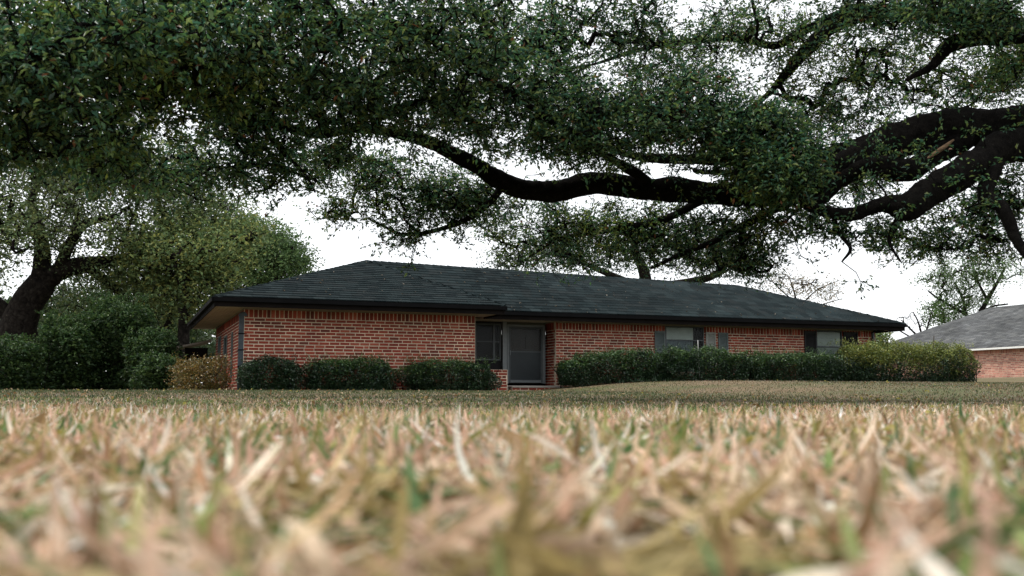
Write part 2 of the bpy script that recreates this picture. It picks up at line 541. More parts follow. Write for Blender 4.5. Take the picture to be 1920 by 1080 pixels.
SHC = [(0.0135, 0.0205, 0.022), (0.010, 0.016, 0.0175), (0.017, 0.0245, 0.026), (0.0085, 0.0135, 0.015), (0.015, 0.020, 0.021)]
def shingle_patch(el, er, tl, tr, expo=0.27, width=0.34, n_parts=0, cols=SHC, mat=None, parent=None, fr=hw):
    el, er, tl, tr = [A(fr(*p)) for p in (el, er, tl, tr)]
    um = (er - el) / np.linalg.norm(er - el)
    up = ((tl + tr) / 2 - (el + er) / 2); up -= um * up.dot(um)
    SL = np.linalg.norm(up)
    n = np.cross(um, up / SL); n = n if n[2] > 0 else -n
    nc = max(2, int(round(SL / expo)))
    singles, rest = [], MB()
    th = 0.02
    protos = []
    for c in cols:
        vs = [(-.5, 0, -.006), (.5, 0, -.006), (.5, 0, th), (-.5, 0, th), (-.5, 1.1, -.004), (.5, 1.1, -.004), (.5, 1.1, .0), (-.5, 1.1, .0)]
        pm = bpy.data.meshes.new('shingle')
        pm.from_pydata(vs, [], [(0, 1, 2, 3), (3, 2, 6, 7), (0, 3, 7, 4), (1, 5, 6, 2), (4, 7, 6, 5), (0, 4, 5, 1)])
        a = pm.attributes.new('col', 'FLOAT_COLOR', 'POINT')
        a.data.foreach_set('color', np.tile(np.array(c + (1,), np.float32), 8))
        pm.materials.append(mat or M['shingle'])
        protos.append(pm)
    left = n_parts
    for j in range(nc):
        t0, t1 = j / nc, (j + 1) / nc
        a0, b0 = el + (tl - el) * t0, er + (tr - er) * t0
        a1, b1 = el + (tl - el) * t1, er + (tr - er) * t1
        W0 = np.linalg.norm(b0 - a0)
        if W0 < 0.05: continue
        d0 = (b0 - a0) / W0
        h = (a1 - a0) - d0 * (a1 - a0).dot(d0)
        sl_l = (a1 - a0).dot(d0); sl_r = (b1 - b0).dot(d0)
        s = -width * (0.5 if j % 2 else 0) - rng.random() * .1
        while s < W0:
            w = width * (1 + rng.normal(0, .06))
            x0, x1 = max(s, 0) + .003, min(s + w, W0) - .003
            s += w
            if x1 - x0 < .02: continue
            ci = int(rng.integers(len(cols)))
            lo = rng.normal(0, .003)
            full = (x0 > sl_l + .02 and x1 < W0 + sl_r - .02)
            hl = np.linalg.norm(h)
            if left > 0 and full:
                o = bpy.data.objects.new('shingle', protos[ci])
                COL.objects.link(o); o.parent = parent
                nn = np.cross(d0, h / hl)
                mt = Matrix(((d0[0] * (x1 - x0), h[0], nn[0], 0), (d0[1] * (x1 - x0), h[1], nn[1], 0), (d0[2] * (x1 - x0), h[2], nn[2], 0), (0, 0, 0, 1)))
                c0 = a0 + d0 * (x0 + x1) / 2 + h / hl * lo
                mt.translation = Vector(c0)
                o.matrix_local = mt
                left -= 1
            else:
                y0, y1 = max(x0, sl_l), min(x1, W0 + sl_r)
                if y1 - y0 < .01:
                    y0 = y1 = (max(min(sl_l, x1), x0) if sl_l > 0 and x1 <= sl_l + .5 else min(max(W0 + sl_r, x0), x1))
                v = [a0 + d0 * x0 - n * .006, a0 + d0 * x1 - n * .006, a0 + d0 * x1 + n * th, a0 + d0 * x0 + n * th]
                v += [a0 + d0 * y0 + h * 1.1 - n * .004, a0 + d0 * y1 + h * 1.1 - n * .004, a0 + d0 * y1 + h * 1.1, a0 + d0 * y0 + h * 1.1]
                for q_ in range(4): v[q_] = v[q_] + h / hl * lo
                f = 1 + rng.normal(0, .1)
                f *= 1 + .9 * (float(vnoise(a0[None] + d0[None] * x0, .7, 2)[0]) - .5)
                rest.add(v, [(0, 1, 2, 3), (3, 2, 6, 7), (0, 3, 7, 4), (1, 5, 6, 2)], tuple(x * f for x in cols[ci]))
    rest.build('shingles', mat or M['shingle'], parent, 'stuff')

shingle_patch(eL, eV, apex, apex, n_parts=300, parent=roof)
shingle_patch(eM, eR, apex, rid, parent=roof)
shingle_patch(bL, eL, apex, apex, parent=roof)
shingle_patch(eR, bR, rid, rid, parent=roof)
shingle_patch(bR, bL, rid, apex, parent=roof)
shingle_patch(eV, A((8.22, 1.7, ZE)), apex, apex, parent=roof)

def caps(p, q_, parent, mat, fr=hw, cols=SHC):
    p, q_ = A(fr(*p)), A(fr(*q_))
    L = np.linalg.norm(q_ - p); t = (q_ - p) / L
    side = np.cross(t, A((0, 0, 1.0))); side /= np.linalg.norm(side)
    upv = np.cross(side, t)
    m = MB(); n_ = int(L / .26)
    for i in range(n_):
        a = p + t * (L * i / n_); e = p + t * (L * (i + 1.1) / n_)
        c = cols[int(rng.integers(len(cols)))]
        hgt = .035 + rng.normal(0, .004)
        v = [a - side * .15 - upv * .045, a + upv * hgt, a + side * .15 - upv * .045, e - side * .15 - upv * .06, e + upv * .018, e + side * .15 - upv * .06]
        m.add(v, [(0, 1, 4, 3), (1, 2, 5, 4), (0, 2, 1), (3, 4, 5)], c)
    m.build('ridge_cap', mat, parent, 'stuff')
for p, q_ in ((eL, apex), (eR, rid), (apex, rid), (bL, apex), (bR, rid), (eV, apex)):
    caps(p, q_, roof, M['shingle'])

def edge_board(name, mat, p, q_, out0, out1, z0, z1):
    """board along an eave edge p->q (k,d), its thickness from out0 to out1 measured outwards"""
    p, q_ = A(p[:2]), A(q_[:2]); t = (q_ - p) / np.linalg.norm(q_ - p); nrm = A((t[1], -t[0]))
    m = MB()
    pts = [p + nrm * out0, q_ + nrm * out0, q_ + nrm * out1, p + nrm * out1]
    m.hexa([hw(*x, z0) for x in pts] + [hw(*x, z1) for x in pts])
    return m.build(name, mat, house)
edges = [(bL, eL), (eL, eV), ((8.22, 0), (8.22, 1.80)), ((8.24, 1.72), eR), (eR, bR)]
for p, q_ in edges:
    edge_board('fascia', M['dark_trim'], p, q_, -.045, -.02, ZS - .062, ZE - .018)
    edge_board('gutter', M['gutter'], p, q_, -.019, .075, ZE - .135, ZE - .028)
# soffits (between wall and fascia), tongue-and-groove boards run along the eave
def soffit(k0, k1, d0, d1, along):
    root = one('soffit', M['soffit'], house, k0, k1, d0, d1, ZS, ZS + .02)
    n_ = 8
    for i in range(n_):
        if along == 'd':
            a = k0 + (k1 - k0) * i / n_; e = k0 + (k1 - k0) * (i + 1) / n_
            one('soffit_board', M['soffit'], root, a + .004, e - .004, d0, d1, ZS - .012, ZS - .001)
        else:
            a = d0 + (d1 - d0) * i / n_; e = d0 + (d1 - d0) * (i + 1) / n_
            one('soffit_board', M['soffit'], root, k0, k1, a + .004, e - .004, ZS - .012, ZS - .001)
soffit(.045, .87, .9, 10.7, 'd')
soffit(.045, 8.17, .045, .89, 'k')
soffit(7.62, 8.17, .9, 1.8, 'd')
soffit(8.3, 24.3, 1.9, DM, 'k')
soffit(7.78, 10.94, DM + .01, DD, 'k')
one('frieze_board', M['frieze'], house, .9, 7.58, .853, .877, ZS - .055, ZS - .014)
one('frieze_board', M['frieze'], house, 11.0, 23.7, DM - .03, DM - .004, ZS - .055, ZS - .014)
one('frieze_board', M['frieze'], house, .853, .877, .9, 9.8, ZS - .055, ZS - .014)

# dark corner pipe with a rounded shield top, and the rear downspout
def downspout(k, d, z0, z1, w, shield):
    m = MB()
    hbox(m, k - w / 2, k + w / 2, d - .09, d - .004, z0, z1)
    o = m.build('downspout', M['downspout'], house)
    if shield:
        for zz in np.linspace(z0 + .25, z1 - .5, 4):
            one('bracket', M['gutter'], o, k - w / 2 - .012, k + w / 2 + .012, d - .10, d - .003, zz, zz + .035)
        s = MB(); n_ = 14
        ring = []
        for i in range(n_ + 1):
            a = math.pi * i / n_
            ring.append((k + math.cos(a) * (w / 2 + .02), z1 + math.sin(a) * .12))
        fr_ = [hw(x, d - .11, z) for x, z in ring]; bk = [hw(x, d - .01, z) for x, z in ring]
        n1_ = len(fr_)
        s.add(fr_ + bk, [tuple(range(n1_))[::-1], tuple(range(n1_, 2 * n1_))] + [(i, i + 1, n1_ + i + 1, n1_ + i) for i in range(n1_ - 1)])
        s.build('leader_head', M['downspout'], o)
    else:
        one('elbow', M['gutter'], o, k - w / 2, k + w / 2, d - .62, d - .09, z1 - .02, z1 + .06)
downspout(.845, .99, .26, 2.36, .20, True)
downspout(23.6, DM, .5, ZS - .09, .07, False)

# windows
def window(k0, k1, z0, z1, d, split=None, blind=True, dark_from=None, mull=None, frame_mat='dimframe'):
    m = MB(); t = .05
    hbox(m, k0, k1, d - .02, d + .06, z1 - t, z1); hbox(m, k0, k1, d - .02, d + .06, z0, z0 + t)
    hbox(m, k0, k0 + t, d - .021, d + .061, z0 + t, z1 - t); hbox(m, k1 - t, k1, d - .021, d + .061, z0 + t, z1 - t)
    w = m.build('window', M[frame_mat], house)
    if split: one('meeting_rail', M[frame_mat], w, k0 + t, k1 - t, d - .012, d + .03, split - .02, split + .02)
    if mull: one('mullion', M[frame_mat], w, mull - .035, mull + .035, d - .015, d + .05, z0 + t, z1 - t)
    for (a, e) in ([(k0 + t, k1 - t)] if not mull else [(k0 + t, mull - .036), (mull + .036, k1 - t)]):
        for (za, ze) in ([(z0 + t, z1 - t)] if not split else [(z0 + t, split - .021), (split + .021, z1 - t)]):
            one('pane', M['glass'], w, a, e, d + .012, d + .018, za, ze)
    room = MB()
    hbox(room, k0 + .01, k1 - .01, d + .45, d + .5, z0, z1)
    hbox(room, k0 - .05, k0 + .009, d + .065, d + .5, z0, z1); hbox(room, k1 - .009, k1 + .05, d + .065, d + .5, z0, z1)
    hbox(room, k0, k1, d + .065, d + .45, z0 - .05, z0 - .002); hbox(room, k0, k1, d + .065, d + .45, z1 + .002, z1 + .05)
    room.build('room', M['interior'], w)
    return w
w1 = window(WIN1[0], WIN1[1], 1.0, ZS - .05, DM + .03, split=2.07)
one('curtain', M['blind'], w1, 15.04, 16.10, DM + .07, DM + .08, 2.06, ZS - .1)
cur = MB()
for i in range(22):                                    # gathered cloth below the sash
    a = 15.04 + i * 1.06 / 22
    hbox(cur, a, a + 1.06 / 22, DM + .075 + .012 * (i % 2), DM + .085 + .012 * (i % 2), 1.05, 2.055)
cur.build('curtain', M['curtain'], w1)
w2 = window(WIN2[0], WIN2[1], 1.0, ZS - .05, DM + .03, split=1.95)
bl = one('blind', M['blind'], w2, WIN2[0] + .06, WIN2[1] - .06, DM + .085, DM + .09, 1.3, ZS - .12)
for i in range(42):
    z = 1.31 + i * .0275
    one('slat', M['blind'], bl, WIN2[0] + .06, WIN2[1] - .06, DM + .068, DM + .084, z, z + .012)

def shutter(k0, k1, mat, lean=0.0, z0=1.15, z1=2.36):
    m = MB(); d = DM - .006
    t = .045
    hbox(m, k0, k0 + t, d - .04, d, z0, z1); hbox(m, k1 - t, k1, d - .04, d, z0, z1)
    for zz in (z0, z0 + (z1 - z0) * .5 - .03, z1 - .06):
        hbox(m, k0 + t, k1 - t, d - .038, d - .002, zz, zz + .06)
    hbox(m, k0 + t, k1 - t, d - .008, d - .003, z0, z1)
    s = m.build('shutter', mat, house)
    z = z0 + .07
    while z < z1 - .08:
        if not (z0 + (z1 - z0) * .5 - .06 < z < z0 + (z1 - z0) * .5 + .03):
            sl = MB()
            sl.hexa([hw(k0 + t, d - .036, z), hw(k1 - t, d - .036, z), hw(k1 - t, d - .03, z), hw(k0 + t, d - .03, z),
                     hw(k0 + t, d - .014, z + .03), hw(k1 - t, d - .014, z + .03), hw(k1 - t, d - .008, z + .03), hw(k0 + t, d - .008, z + .03)])
            sl.build('slat', mat, s)
        z += .048
    return s
shutter(14.57, 14.95, M['shutter_grey'])
shutter(16.55, 16.93, M['shutter_pale'])['label'] = 'pale weathered louvred shutter'
shutter(17.04, 17.43, M['shutter_grey'])
shutter(20.6, 21.11, M['shutter_black'], z1=2.5)['label'] = 'black shutter'
shutter(22.30, 22.92, M['shutter_black'], z1=2.5)['label'] = 'black shutter'

# entry recess: panel wall, side window, post, storm door, step
one('entry_panel', M['interior'], house, 7.78, 8.4, DD + .02, DD + .1, .3, ZS - .02)
one('entry_panel', M['interior'], house, 8.4, 9.42, DD + .02, DD + .1, .3, 1.30)
sw = window(8.42, 9.30, 1.32, 2.52, DD, mull=9.06, split=1.93)
one('entry_panel', M['interior'], house, 8.4, 9.42, DD + .02, DD + .1, 2.53, ZS - .02)
one('porch_post', M['alum'], house, 9.33, 9.47, DD - .12, DD + .0, .55, ZS - .015)
door = MB()
kL, kR, z0, z1 = 9.52, 10.86, .58, 2.5
hbox(door, kL, kL + .05, DD - .03, DD + .08, z0, z1); hbox(door, kR - .1, kR, DD - .03, DD + .08, z0, z1); hbox(door, kL + .05, kR - .1, DD - .03, DD + .08, z1 - .06, z1)
door = door.build('door', M['alum'], house)
dl = MB()
a, e = kL + .06, kR - .11
for (x0, x1, y0, y1) in ((a, a + .05, z0 + .02, z1 - .07), (e - .05, e, z0 + .02, z1 - .07), (a + .05, e - .05, z0 + .02, z0 + .12), (a + .05, e - .05, 1.60, 1.64), (a + .05, e - .05, z1 - .12, z1 - .07)):
    hbox(dl, x0, x1, DD - .02, DD + .012, y0, y1)
dl.build('storm_frame', M['dimframe'], door)
one('kick_panel', M['kick'], door, a + .05, e - .05, DD - .006, DD + .004, z0 + .12, 1.60)
one('screen', M['glass'], door, a + .05, e - .05, DD - .004, DD + .002, 1.64, z1 - .12)
one('handle', M['alum'], door, a + .012, a + .04, DD - .06, DD - .021, 1.50, 1.66)
inner = one('inner_door', M['wood_door'], door, a, e, DD + .09, DD + .13, z0, z1)
for i in range(2):
    for z_ in (1.7, 1.15, .7):
        one('door_panel', M['wood_door'], inner, a + .12 + i * .5, a + .5 + i * .5, DD + .08, DD + .089, z_, z_ + .4)
one('bottom_rail', M['alum'], door, a + .05, e - .05, DD - .024, DD - .0205, z0 + .03, z0 + .11)
step = one('porch_slab', M['concrete'], house, 7.78, 10.93, 2.3, DD + .1, .2, .50)
brick_wall('step', house, 9.2, 2.0, 0, 1.7, .1, .44, soldier=0)
one('step_tread', M['concrete'], house, 9.18, 10.92, 1.98, 2.3, .441, .475)
# low brick planter beside the door
pl = thing('brick_planter', hw(8.4, 2.0, .28), 'low red brick planter between the entry and the clipped shrubs', 'planter')
brick_wall('planter_side', pl, 7.95, 1.75, 0, 1.0, .1, .98, soldier=0)
brick_wall('planter_side', pl, 8.95, 1.76, math.pi / 2, .5, .1, .98, soldier=0)
brick_wall('planter_side', pl, 7.94, 2.25, -math.pi / 2, .5, .1, .98, soldier=0)

# windows of the side wall (plane k = .88, seen at a slant)
for (d0, d1, z0_, z1_) in ((3.85, 4.15, .7, 2.1), (5.7, 6.6, .7, 2.1), (7.9, 8.7, .2, 2.2)):
    m = MB(); t = .05
    hbox(m, .85, .93, d0, d1, z1_ - t, z1_); hbox(m, .85, .93, d0, d1, z0_, z0_ + t)
    hbox(m, .849, .931, d0, d0 + t, z0_ + t, z1_ - t); hbox(m, .849, .931, d1 - t, d1, z0_ + t, z1_ - t)
    w = m.build('window', M['shutter_grey'], house)
    one('pane', M['glass'], w, .90, .906, d0 + t, d1 - t, z0_ + t, z1_ - t)
    one('room', M['interior'], w, 1.05, 1.1, d0 - .1, d1 + .1, z0_ - .1, z1_ + .1)
# lean-to roof at the back corner
cp = MB()
cp.hexa([hw(-.55, 10.9, 1.86), hw(.8, 10.9, 2.16), hw(.8, 13.4, 2.16), hw(-.55, 13.4, 1.86), hw(-.55, 10.9, 1.93), hw(.8, 10.9, 2.23), hw(.8, 13.4, 2.23), hw(-.55, 13.4, 1.93)])
cp = cp.build('lean_to_roof', M['frieze'], house)
one('lean_to_beam', M['dark_trim'], cp, -.1, .7, 11.1, 11.3, 1.55, 1.93)
for k_ in (-.08, .56):
    one('lean_to_post', M['dark_trim'], cp, k_, k_ + .12, 11.15, 11.27, .2, 1.56)

# ------------------------------------------------------------------ foliage tools

def leaf_mesh_arrays(C, size, col, droop=0.15, aspect=0.42, flat=0.5, bend=0.18, along=None):
    """rhombic folded leaves: centres (N,3), lengths (N,), colours (N,3)"""
    N = len(C)
    d = rng.normal(size=(N, 3)); d[:, 2] = d[:, 2] * 0.6 - droop
    if along is not None: d = d * .75 + along
    d /= np.linalg.norm(d, axis=1)[:, None]
    u = rng.normal(size=(N, 3)); u[:, 2] = np.abs(u[:, 2]) + flat * 2
    s = np.cross(d, u); s /= np.linalg.norm(s, axis=1)[:, None] + 1e-9
    n = np.cross(s, d)
    L = size[:, None]
    base = C - d * L * .5; tip = C + d * L * .5 - n * L * bend * .5
    mid = C - d * L * .02
    l = mid + s * L * aspect * .5 + n * L * bend; r = mid - s * L * aspect * .5 + n * L * bend
    V = np.stack([base, l, tip, r], 1).reshape(-1, 3)
    Fq = np.arange(N * 4).reshape(N, 4)
    # two triangles along the midrib keep the fold
    T = np.concatenate([Fq[:, [0, 2, 1]], Fq[:, [0, 3, 2]]])
    return V, T, np.repeat(col, 4, 0), (d, s, n)

def leaf_colours(N, pal, jitter=.18):
    pal = np.array(pal); idx = rng.integers(len(pal), size=N)
    return np.clip(pal[idx] * (1 + rng.normal(0, jitter, (N, 1))), .005, .9)

def catmull(P, n):
    P = np.asarray(P, float)
    Q = np.vstack([2 * P[0] - P[1], P, 2 * P[-1] - P[-2]])
    out = []
    for i in range(1, len(Q) - 2):
        for t in np.linspace(0, 1, n, endpoint=False):
            p0, p1, p2, p3 = Q[i - 1], Q[i], Q[i + 1], Q[i + 2]
            out.append(.5 * ((2 * p1) + (-p0 + p2) * t + (2 * p0 - 5 * p1 + 4 * p2 - p3) * t * t + (-p0 + 3 * p1 - 3 * p2 + p3) * t ** 3))
    out.append(Q[-2])
    return np.array(out)

def tube(path, rad, sides=12, rough=0.12, nscale=1.5):
    """closed, knobbly tube along a path"""
    n = len(path)
    T = np.gradient(path, axis=0); T /= np.linalg.norm(T, axis=1)[:, None] + 1e-9
    s = np.zeros((n, 3))
    c = np.cross(T[0], A((0.31, 0.17, 1.0)) if abs(T[0][2]) < .9 else A((1, .2, .1)))
    for i in range(n):                                  # parallel transport: no twist
        c = c - T[i] * c.dot(T[i]); c = c / (np.linalg.norm(c) + 1e-9); s[i] = c
    w = np.cross(s, T)
    a = np.linspace(0, 2 * math.pi, sides, endpoint=False)
    V = path[:, None] + rad[:, None, None] * (np.cos(a)[None, :, None] * s[:, None] + np.sin(a)[None, :, None] * w[:, None])
    V = V.reshape(-1, 3)
    if rough:
        nn = vnoise(V, nscale / max(.05, float(np.mean(rad))) * .35, 3) - .5
        if sides > 20:                                   # furrows and burrs of old bark
            nn = nn + .55 * (np.abs(vnoise(V, 9, 2) - .5) * 2 - .3) + .5 * (vnoise(V, 3.2, 2) - .5)
        V = path.repeat(sides, 0) + (V - path.repeat(sides, 0)) * (1 + 2 * rough * nn)[:, None]
    i, j = np.meshgrid(np.arange(n - 1), np.arange(sides), indexing='ij')
    Fq = np.stack([i * sides + j, i * sides + (j + 1) % sides, (i + 1) * sides + (j + 1) % sides, (i + 1) * sides + j], -1).reshape(-1, 4)
    V = np.vstack([V, path[:1], path[-1:] + T[-1:] * rad[-1]])
    c0, c1 = len(V) - 2, len(V) - 1
    j = np.arange(sides)
    cap0 = np.stack([np.full(sides, c0), (j + 1) % sides, j, j], -1)
    return V, Fq, c0, c1, n, sides

def tube_mesh(name, path, rad, mat, sides=12, rough=.12):
    V, Fq, c0, c1, n, sd = tube(np.asarray(path), np.asarray(rad), sides, rough)
    j = np.arange(sd)
    tri_ = np.concatenate([Fq[:, [0, 1, 2]], Fq[:, [0, 2, 3]],
                           np.stack([np.full(sd, c0), (j + 1) % sd, j], -1),
                           np.stack([np.full(sd, c1), (n - 1) * sd + j, (n - 1) * sd + (j + 1) % sd], -1)])
    return mesh_np(name, V, tri_, mat, smooth=True)

def prim_tree(base, pts, grav=0.0):
    """join points to the nearest already joined one (minimum spanning tree rooted in base)"""
    nb, n = len(base), len(pts)
    allp = np.vstack([base, pts])
    best = np.full(n, 1e9); par = np.zeros(n, int)
    for i0 in range(0, nb, 200):
        D = np.linalg.norm(pts[:, None] - base[None, i0:i0 + 200], axis=2)
        m = D.argmin(1); dm = D[np.arange(n), m]
        up = dm < best; best[up] = dm[up]; par[up] = m[up] + i0
    done = np.zeros(n, bool); order = []
    cost = best.copy()
    for _ in range(n):
        c = np.where(done, 1e9, cost); i = int(c.argmin())
        done[i] = True; order.append(i)
        D = np.linalg.norm(pts - pts[i], axis=1) * 1.0
        up = (~done) & (D < cost); cost[up] = D[up]; par[up] = nb + i
    cnt = np.ones(n)
    for i in reversed(order):
        if par[i] >= nb: cnt[par[i] - nb] += cnt[i]
    return par, cnt, allp

def twigs(base, pts, r0, mat, name, parent, jitter=.12, rmax=.08, power=.45):
    par, cnt, allp = prim_tree(base, pts)
    nb = len(base); n = len(pts)
    p1 = allp[par]; p2 = pts
    L = np.linalg.norm(p2 - p1, axis=1)
    rr2 = np.minimum(r0 * cnt ** power, rmax)
    rr1 = np.where(par >= nb, np.minimum(r0 * np.concatenate([np.ones(nb), cnt])[par] ** power, rr2 * 1.6), rr2 * 1.25)
    mid = (p1 + p2) / 2 + rng.normal(0, 1, (n, 3)) * (L * jitter)[:, None]
    mid[:, 2] += L * .05
    K = 4
    Vs, Fs = [], []
    rings = []
    T = p2 - p1; T /= np.linalg.norm(T, axis=1)[:, None] + 1e-9
    s = np.cross(T, A((.2, .3, 1.))); s /= np.linalg.norm(s, axis=1)[:, None] + 1e-9
    w = np.cross(s, T)
    for (c, r) in ((p1, rr1), (mid, (rr1 + rr2) / 2), (p2, rr2)):
        for a in range(K):
            t = 2 * math.pi * a / K
            Vs.append(c + (s * math.cos(t) + w * math.sin(t)) * r[:, None])
    V = np.stack(Vs, 1).reshape(-1, 3)
    o = (np.arange(n) * 3 * K)[:, None]
    for ring in (0, 1):
        for a in range(K):
            Fs.append(np.concatenate([o + ring * K + a, o + ring * K + (a + 1) % K, o + (ring + 1) * K + (a + 1) % K, o + (ring + 1) * K + a], 1))
    return link(name, mesh_np(name, V, np.concatenate(Fs), mat, smooth=True), parent, 'stuff')

def ellipsoid_pts(n, c, rad, shell=0.0):
    d = rng.normal(size=(n, 3)); d /= np.linalg.norm(d, axis=1)[:, None]
    r = rng.random(n) ** (1 / 3)
    if shell: r = 1 - (1 - r) * (1 - shell)
    return A(c) + d * r[:, None] * A(rad)

def cluster_leaves(cl, per, spread, size, pal, jitter=.18, sizej=.22, sub=5, tint=None, jit=.22, sprays=None):
    """leaves strung on short sprays round every cluster centre"""
    n = len(cl)
    sp = np.asarray(spread) if np.ndim(spread) else np.full(n, spread)
    sz = np.asarray(size) if np.ndim(size) else np.full(n, size)
    dirs = rng.normal(size=(n, sub, 3)); dirs[..., 2] *= .7
    dirs /= np.linalg.norm(dirs, axis=2)[..., None]
    k = rng.integers(sub, size=(n, per))
    t = rng.random((n, per)) ** .7
    C = cl[:, None] + dirs[np.arange(n)[:, None], k] * (t * sp[:, None])[..., None] * 1.35 + rng.normal(0, 1, (n, per, 3)) * (sp * jit)[:, None, None]
    C = C.reshape(-1, 3)
    if sprays is not None:
        sprays['along'] = dirs[np.arange(n)[:, None], k].reshape(-1, 3)
        a = np.repeat(cl, sub, 0); sprays['seg'] = (a, a + (dirs * (sp * 1.35)[:, None, None]).reshape(-1, 3))
    N = len(C)
    size_ = np.repeat(sz, per) * np.clip(1 + rng.normal(0, sizej, N), .5, 1.6)
    col = leaf_colours(N, pal, jitter)
    # whole sprays differ in age, so in hue
    f = np.repeat(1 + rng.normal(0, .16, n), per)[:, None]
    col = col * np.clip(f, .5, 1.6)
    if tint is not None: col = col * np.repeat(tint, per, 0)
    return C, size_, col

OAK_PAL = [(0.050, 0.115, 0.050), (0.066, 0.145, 0.052), (0.038, 0.098, 0.055), (0.090, 0.155, 0.044), (0.042, 0.115, 0.072), (0.12, 0.17, 0.05)]

# ------------------------------------------------------------------ the great live oak
def limb_path(pts, n=7):
    """(px, py, distance, radius px) -> world path + radii"""
    P = np.array([at(x, y, Y) for x, y, Y, r in pts])
    rad = np.array([r * Y / F * .9 for x, y, Y, r in pts])
    q_ = catmull(np.column_stack([P, rad]), n)
    return q_[:, :3], np.maximum(q_[:, 3], .008)

oak_base = A((8.6, 12.6, float(ground(8.6, 12.6))))
oak = thing('oak_tree', oak_base, 'huge dark live oak whose long limbs reach over the lawn', 'tree')
fork = oak_base + A((-.2, 0, 2.5))
LIMBS = {
 'A': [(2130, 330, 12.6, 66), (2020, 262, 12.5, 60), (1920, 240, 12.4, 52), (1800, 238, 12.4, 46), (1700, 256, 12.4, 43), (1620, 292, 12.5, 38), (1555, 335, 12.6, 33), (1470, 362, 12.8, 29), (1350, 366, 13.0, 27), (1230, 355, 13.0, 26), (1100, 350, 12.9, 25), (1000, 350, 12.7, 23), (930, 338, 12.5, 20), (870, 302, 12.2, 17), (800, 268, 11.8, 13), (690, 242, 11.3, 11), (583, 250, 10.8, 9), (500, 228, 10.2, 8), (400, 183, 9.6, 7), (290, 180, 9.0, 6), (200, 232, 8.4, 5), (100, 287, 7.9, 4), (20, 300, 7.5, 3)],
 'B': [(2120, 340, 12.6, 44), (2010, 270, 12.3, 40), (1920, 268, 12.0, 36), (1850, 292, 11.8, 32), (1790, 326, 11.6, 31), (1735, 362, 11.5, 32), (1700, 388, 11.4, 29), (1650, 384, 11.4, 18), (1590, 402, 11.5, 17), (1535, 394, 11.6, 14), (1480, 362, 11.9, 11), (1400, 330, 12.4, 8), (1300, 320, 13, 5)],
 'C': [(1810, 258, 12.3, 26), (1755, 288, 12.1, 25), (1700, 314, 12.0, 24), (1645, 312, 12.0, 20), (1600, 330, 12.1, 15), (1560, 362, 12.2, 12), (1530, 384, 12.2, 9)],
 'D': [(1866, 300, 11.7, 17), (1842, 362, 11.5, 16), (1880, 398, 11.3, 13), (1903, 440, 11.2, 12), (1925, 475, 11.0, 10), (1960, 520, 10.8, 6)],
 'E': [(1900, 232, 12.9, 26), (1780, 225, 13.4, 22), (1640, 262, 13.9, 20), (1545, 288, 14.2, 16), (1430, 302, 14.4, 13), (1340, 296, 14.5, 12), (1250, 298, 14.5, 10), (1180, 290, 14.5, 8), (1110, 265, 14.5, 5), (1040, 230, 14.5, 3)],
 'F': [(2100, 250, 12.8, 40), (2010, 120, 13.2, 32), (1900, 50, 13.8, 24), (1790, 24, 14.3, 19), (1700, 34, 14.8, 17), (1640, 32, 15, 16), (1565, 54, 15, 16), (1512, 92, 15, 15), (1475, 134, 15, 11), (1445, 172, 15, 6), (1400, 215, 15, 3)],
 'G': [(1620, 12, 15, 9), (1500, 62, 15.2, 10), (1452, 86, 15.2, 9), (1380, 74, 15.3, 8), (1290, 80, 15.4, 7), (1200, 94, 15.5, 5), (1110, 120, 15.6, 3)],
 'H': [(2060, 170, 12.8, 30), (1960, 70, 12.4, 22), (1860, 68, 12.2, 19), (1785, 88, 12.0, 16), (1745, 126, 12.0, 10), (1700, 150, 12, 5)],
 'I': [(1330, 372, 13.2, 9), (1240, 410, 13.8, 8), (1130, 430, 14.2, 6), (1045, 450, 14.6, 4), (980, 490, 15, 3)],
 'J': [(945, 345, 12.6, 8), (905, 392, 12.8, 7), (840, 425, 13, 5), (760, 440, 13, 3), (690, 412, 13, 2)],
 'K': [(500, 225, 10.2, 6), (503, 248, 10.2, 6), (533, 290, 10.3, 5), (572, 328, 10.4, 3), (590, 360, 10.5, 2)],
 'L': [(690, 240, 11.3, 7), (640, 150, 10.8, 6), (500, 114, 10.0, 5), (420, 92, 9.4, 4), (287, 126, 8.6, 3), (180, 140, 8, 2)],
 'N': [(1500, 372, 12.4, 12), (1420, 412, 12.8, 9), (1350, 446, 13.1, 7), (1290, 470, 13.4, 5), (1220, 500, 13.6, 3)],
 'O': [(1560, 410, 11.6, 7), (1575, 440, 11.6, 5), (1595, 465, 11.6, 4), (1580, 490, 11.6, 2)],
 'Q': [(1690, 400, 11.4, 8), (1675, 430, 11.4, 7), (1668, 455, 11.4, 4), (1690, 490, 11.4, 2)],
 'S': [(1220, 345, 13, 12), (1150, 300, 12.2, 9), (1050, 240, 11.4, 7), (950, 170, 10.6, 6), (830, 90, 9.8, 5), (700, 20, 9.2, 4)],
}
tp = catmull(np.vstack([oak_base + A((.15, 0, -.3)), oak_base + A((.05, 0, .35)), oak_base + A((0, .02, 1.2)), fork, at(2100, 250, 12.8)]), 8)
link('trunk', tube_mesh('trunk', tp, np.interp(np.linspace(0, 1, len(tp)), [0, .2, .5, .8, 1], [.95, .68, .56, .6, .3]), M['bark'], 20, .15), oak)
limb_nodes = []
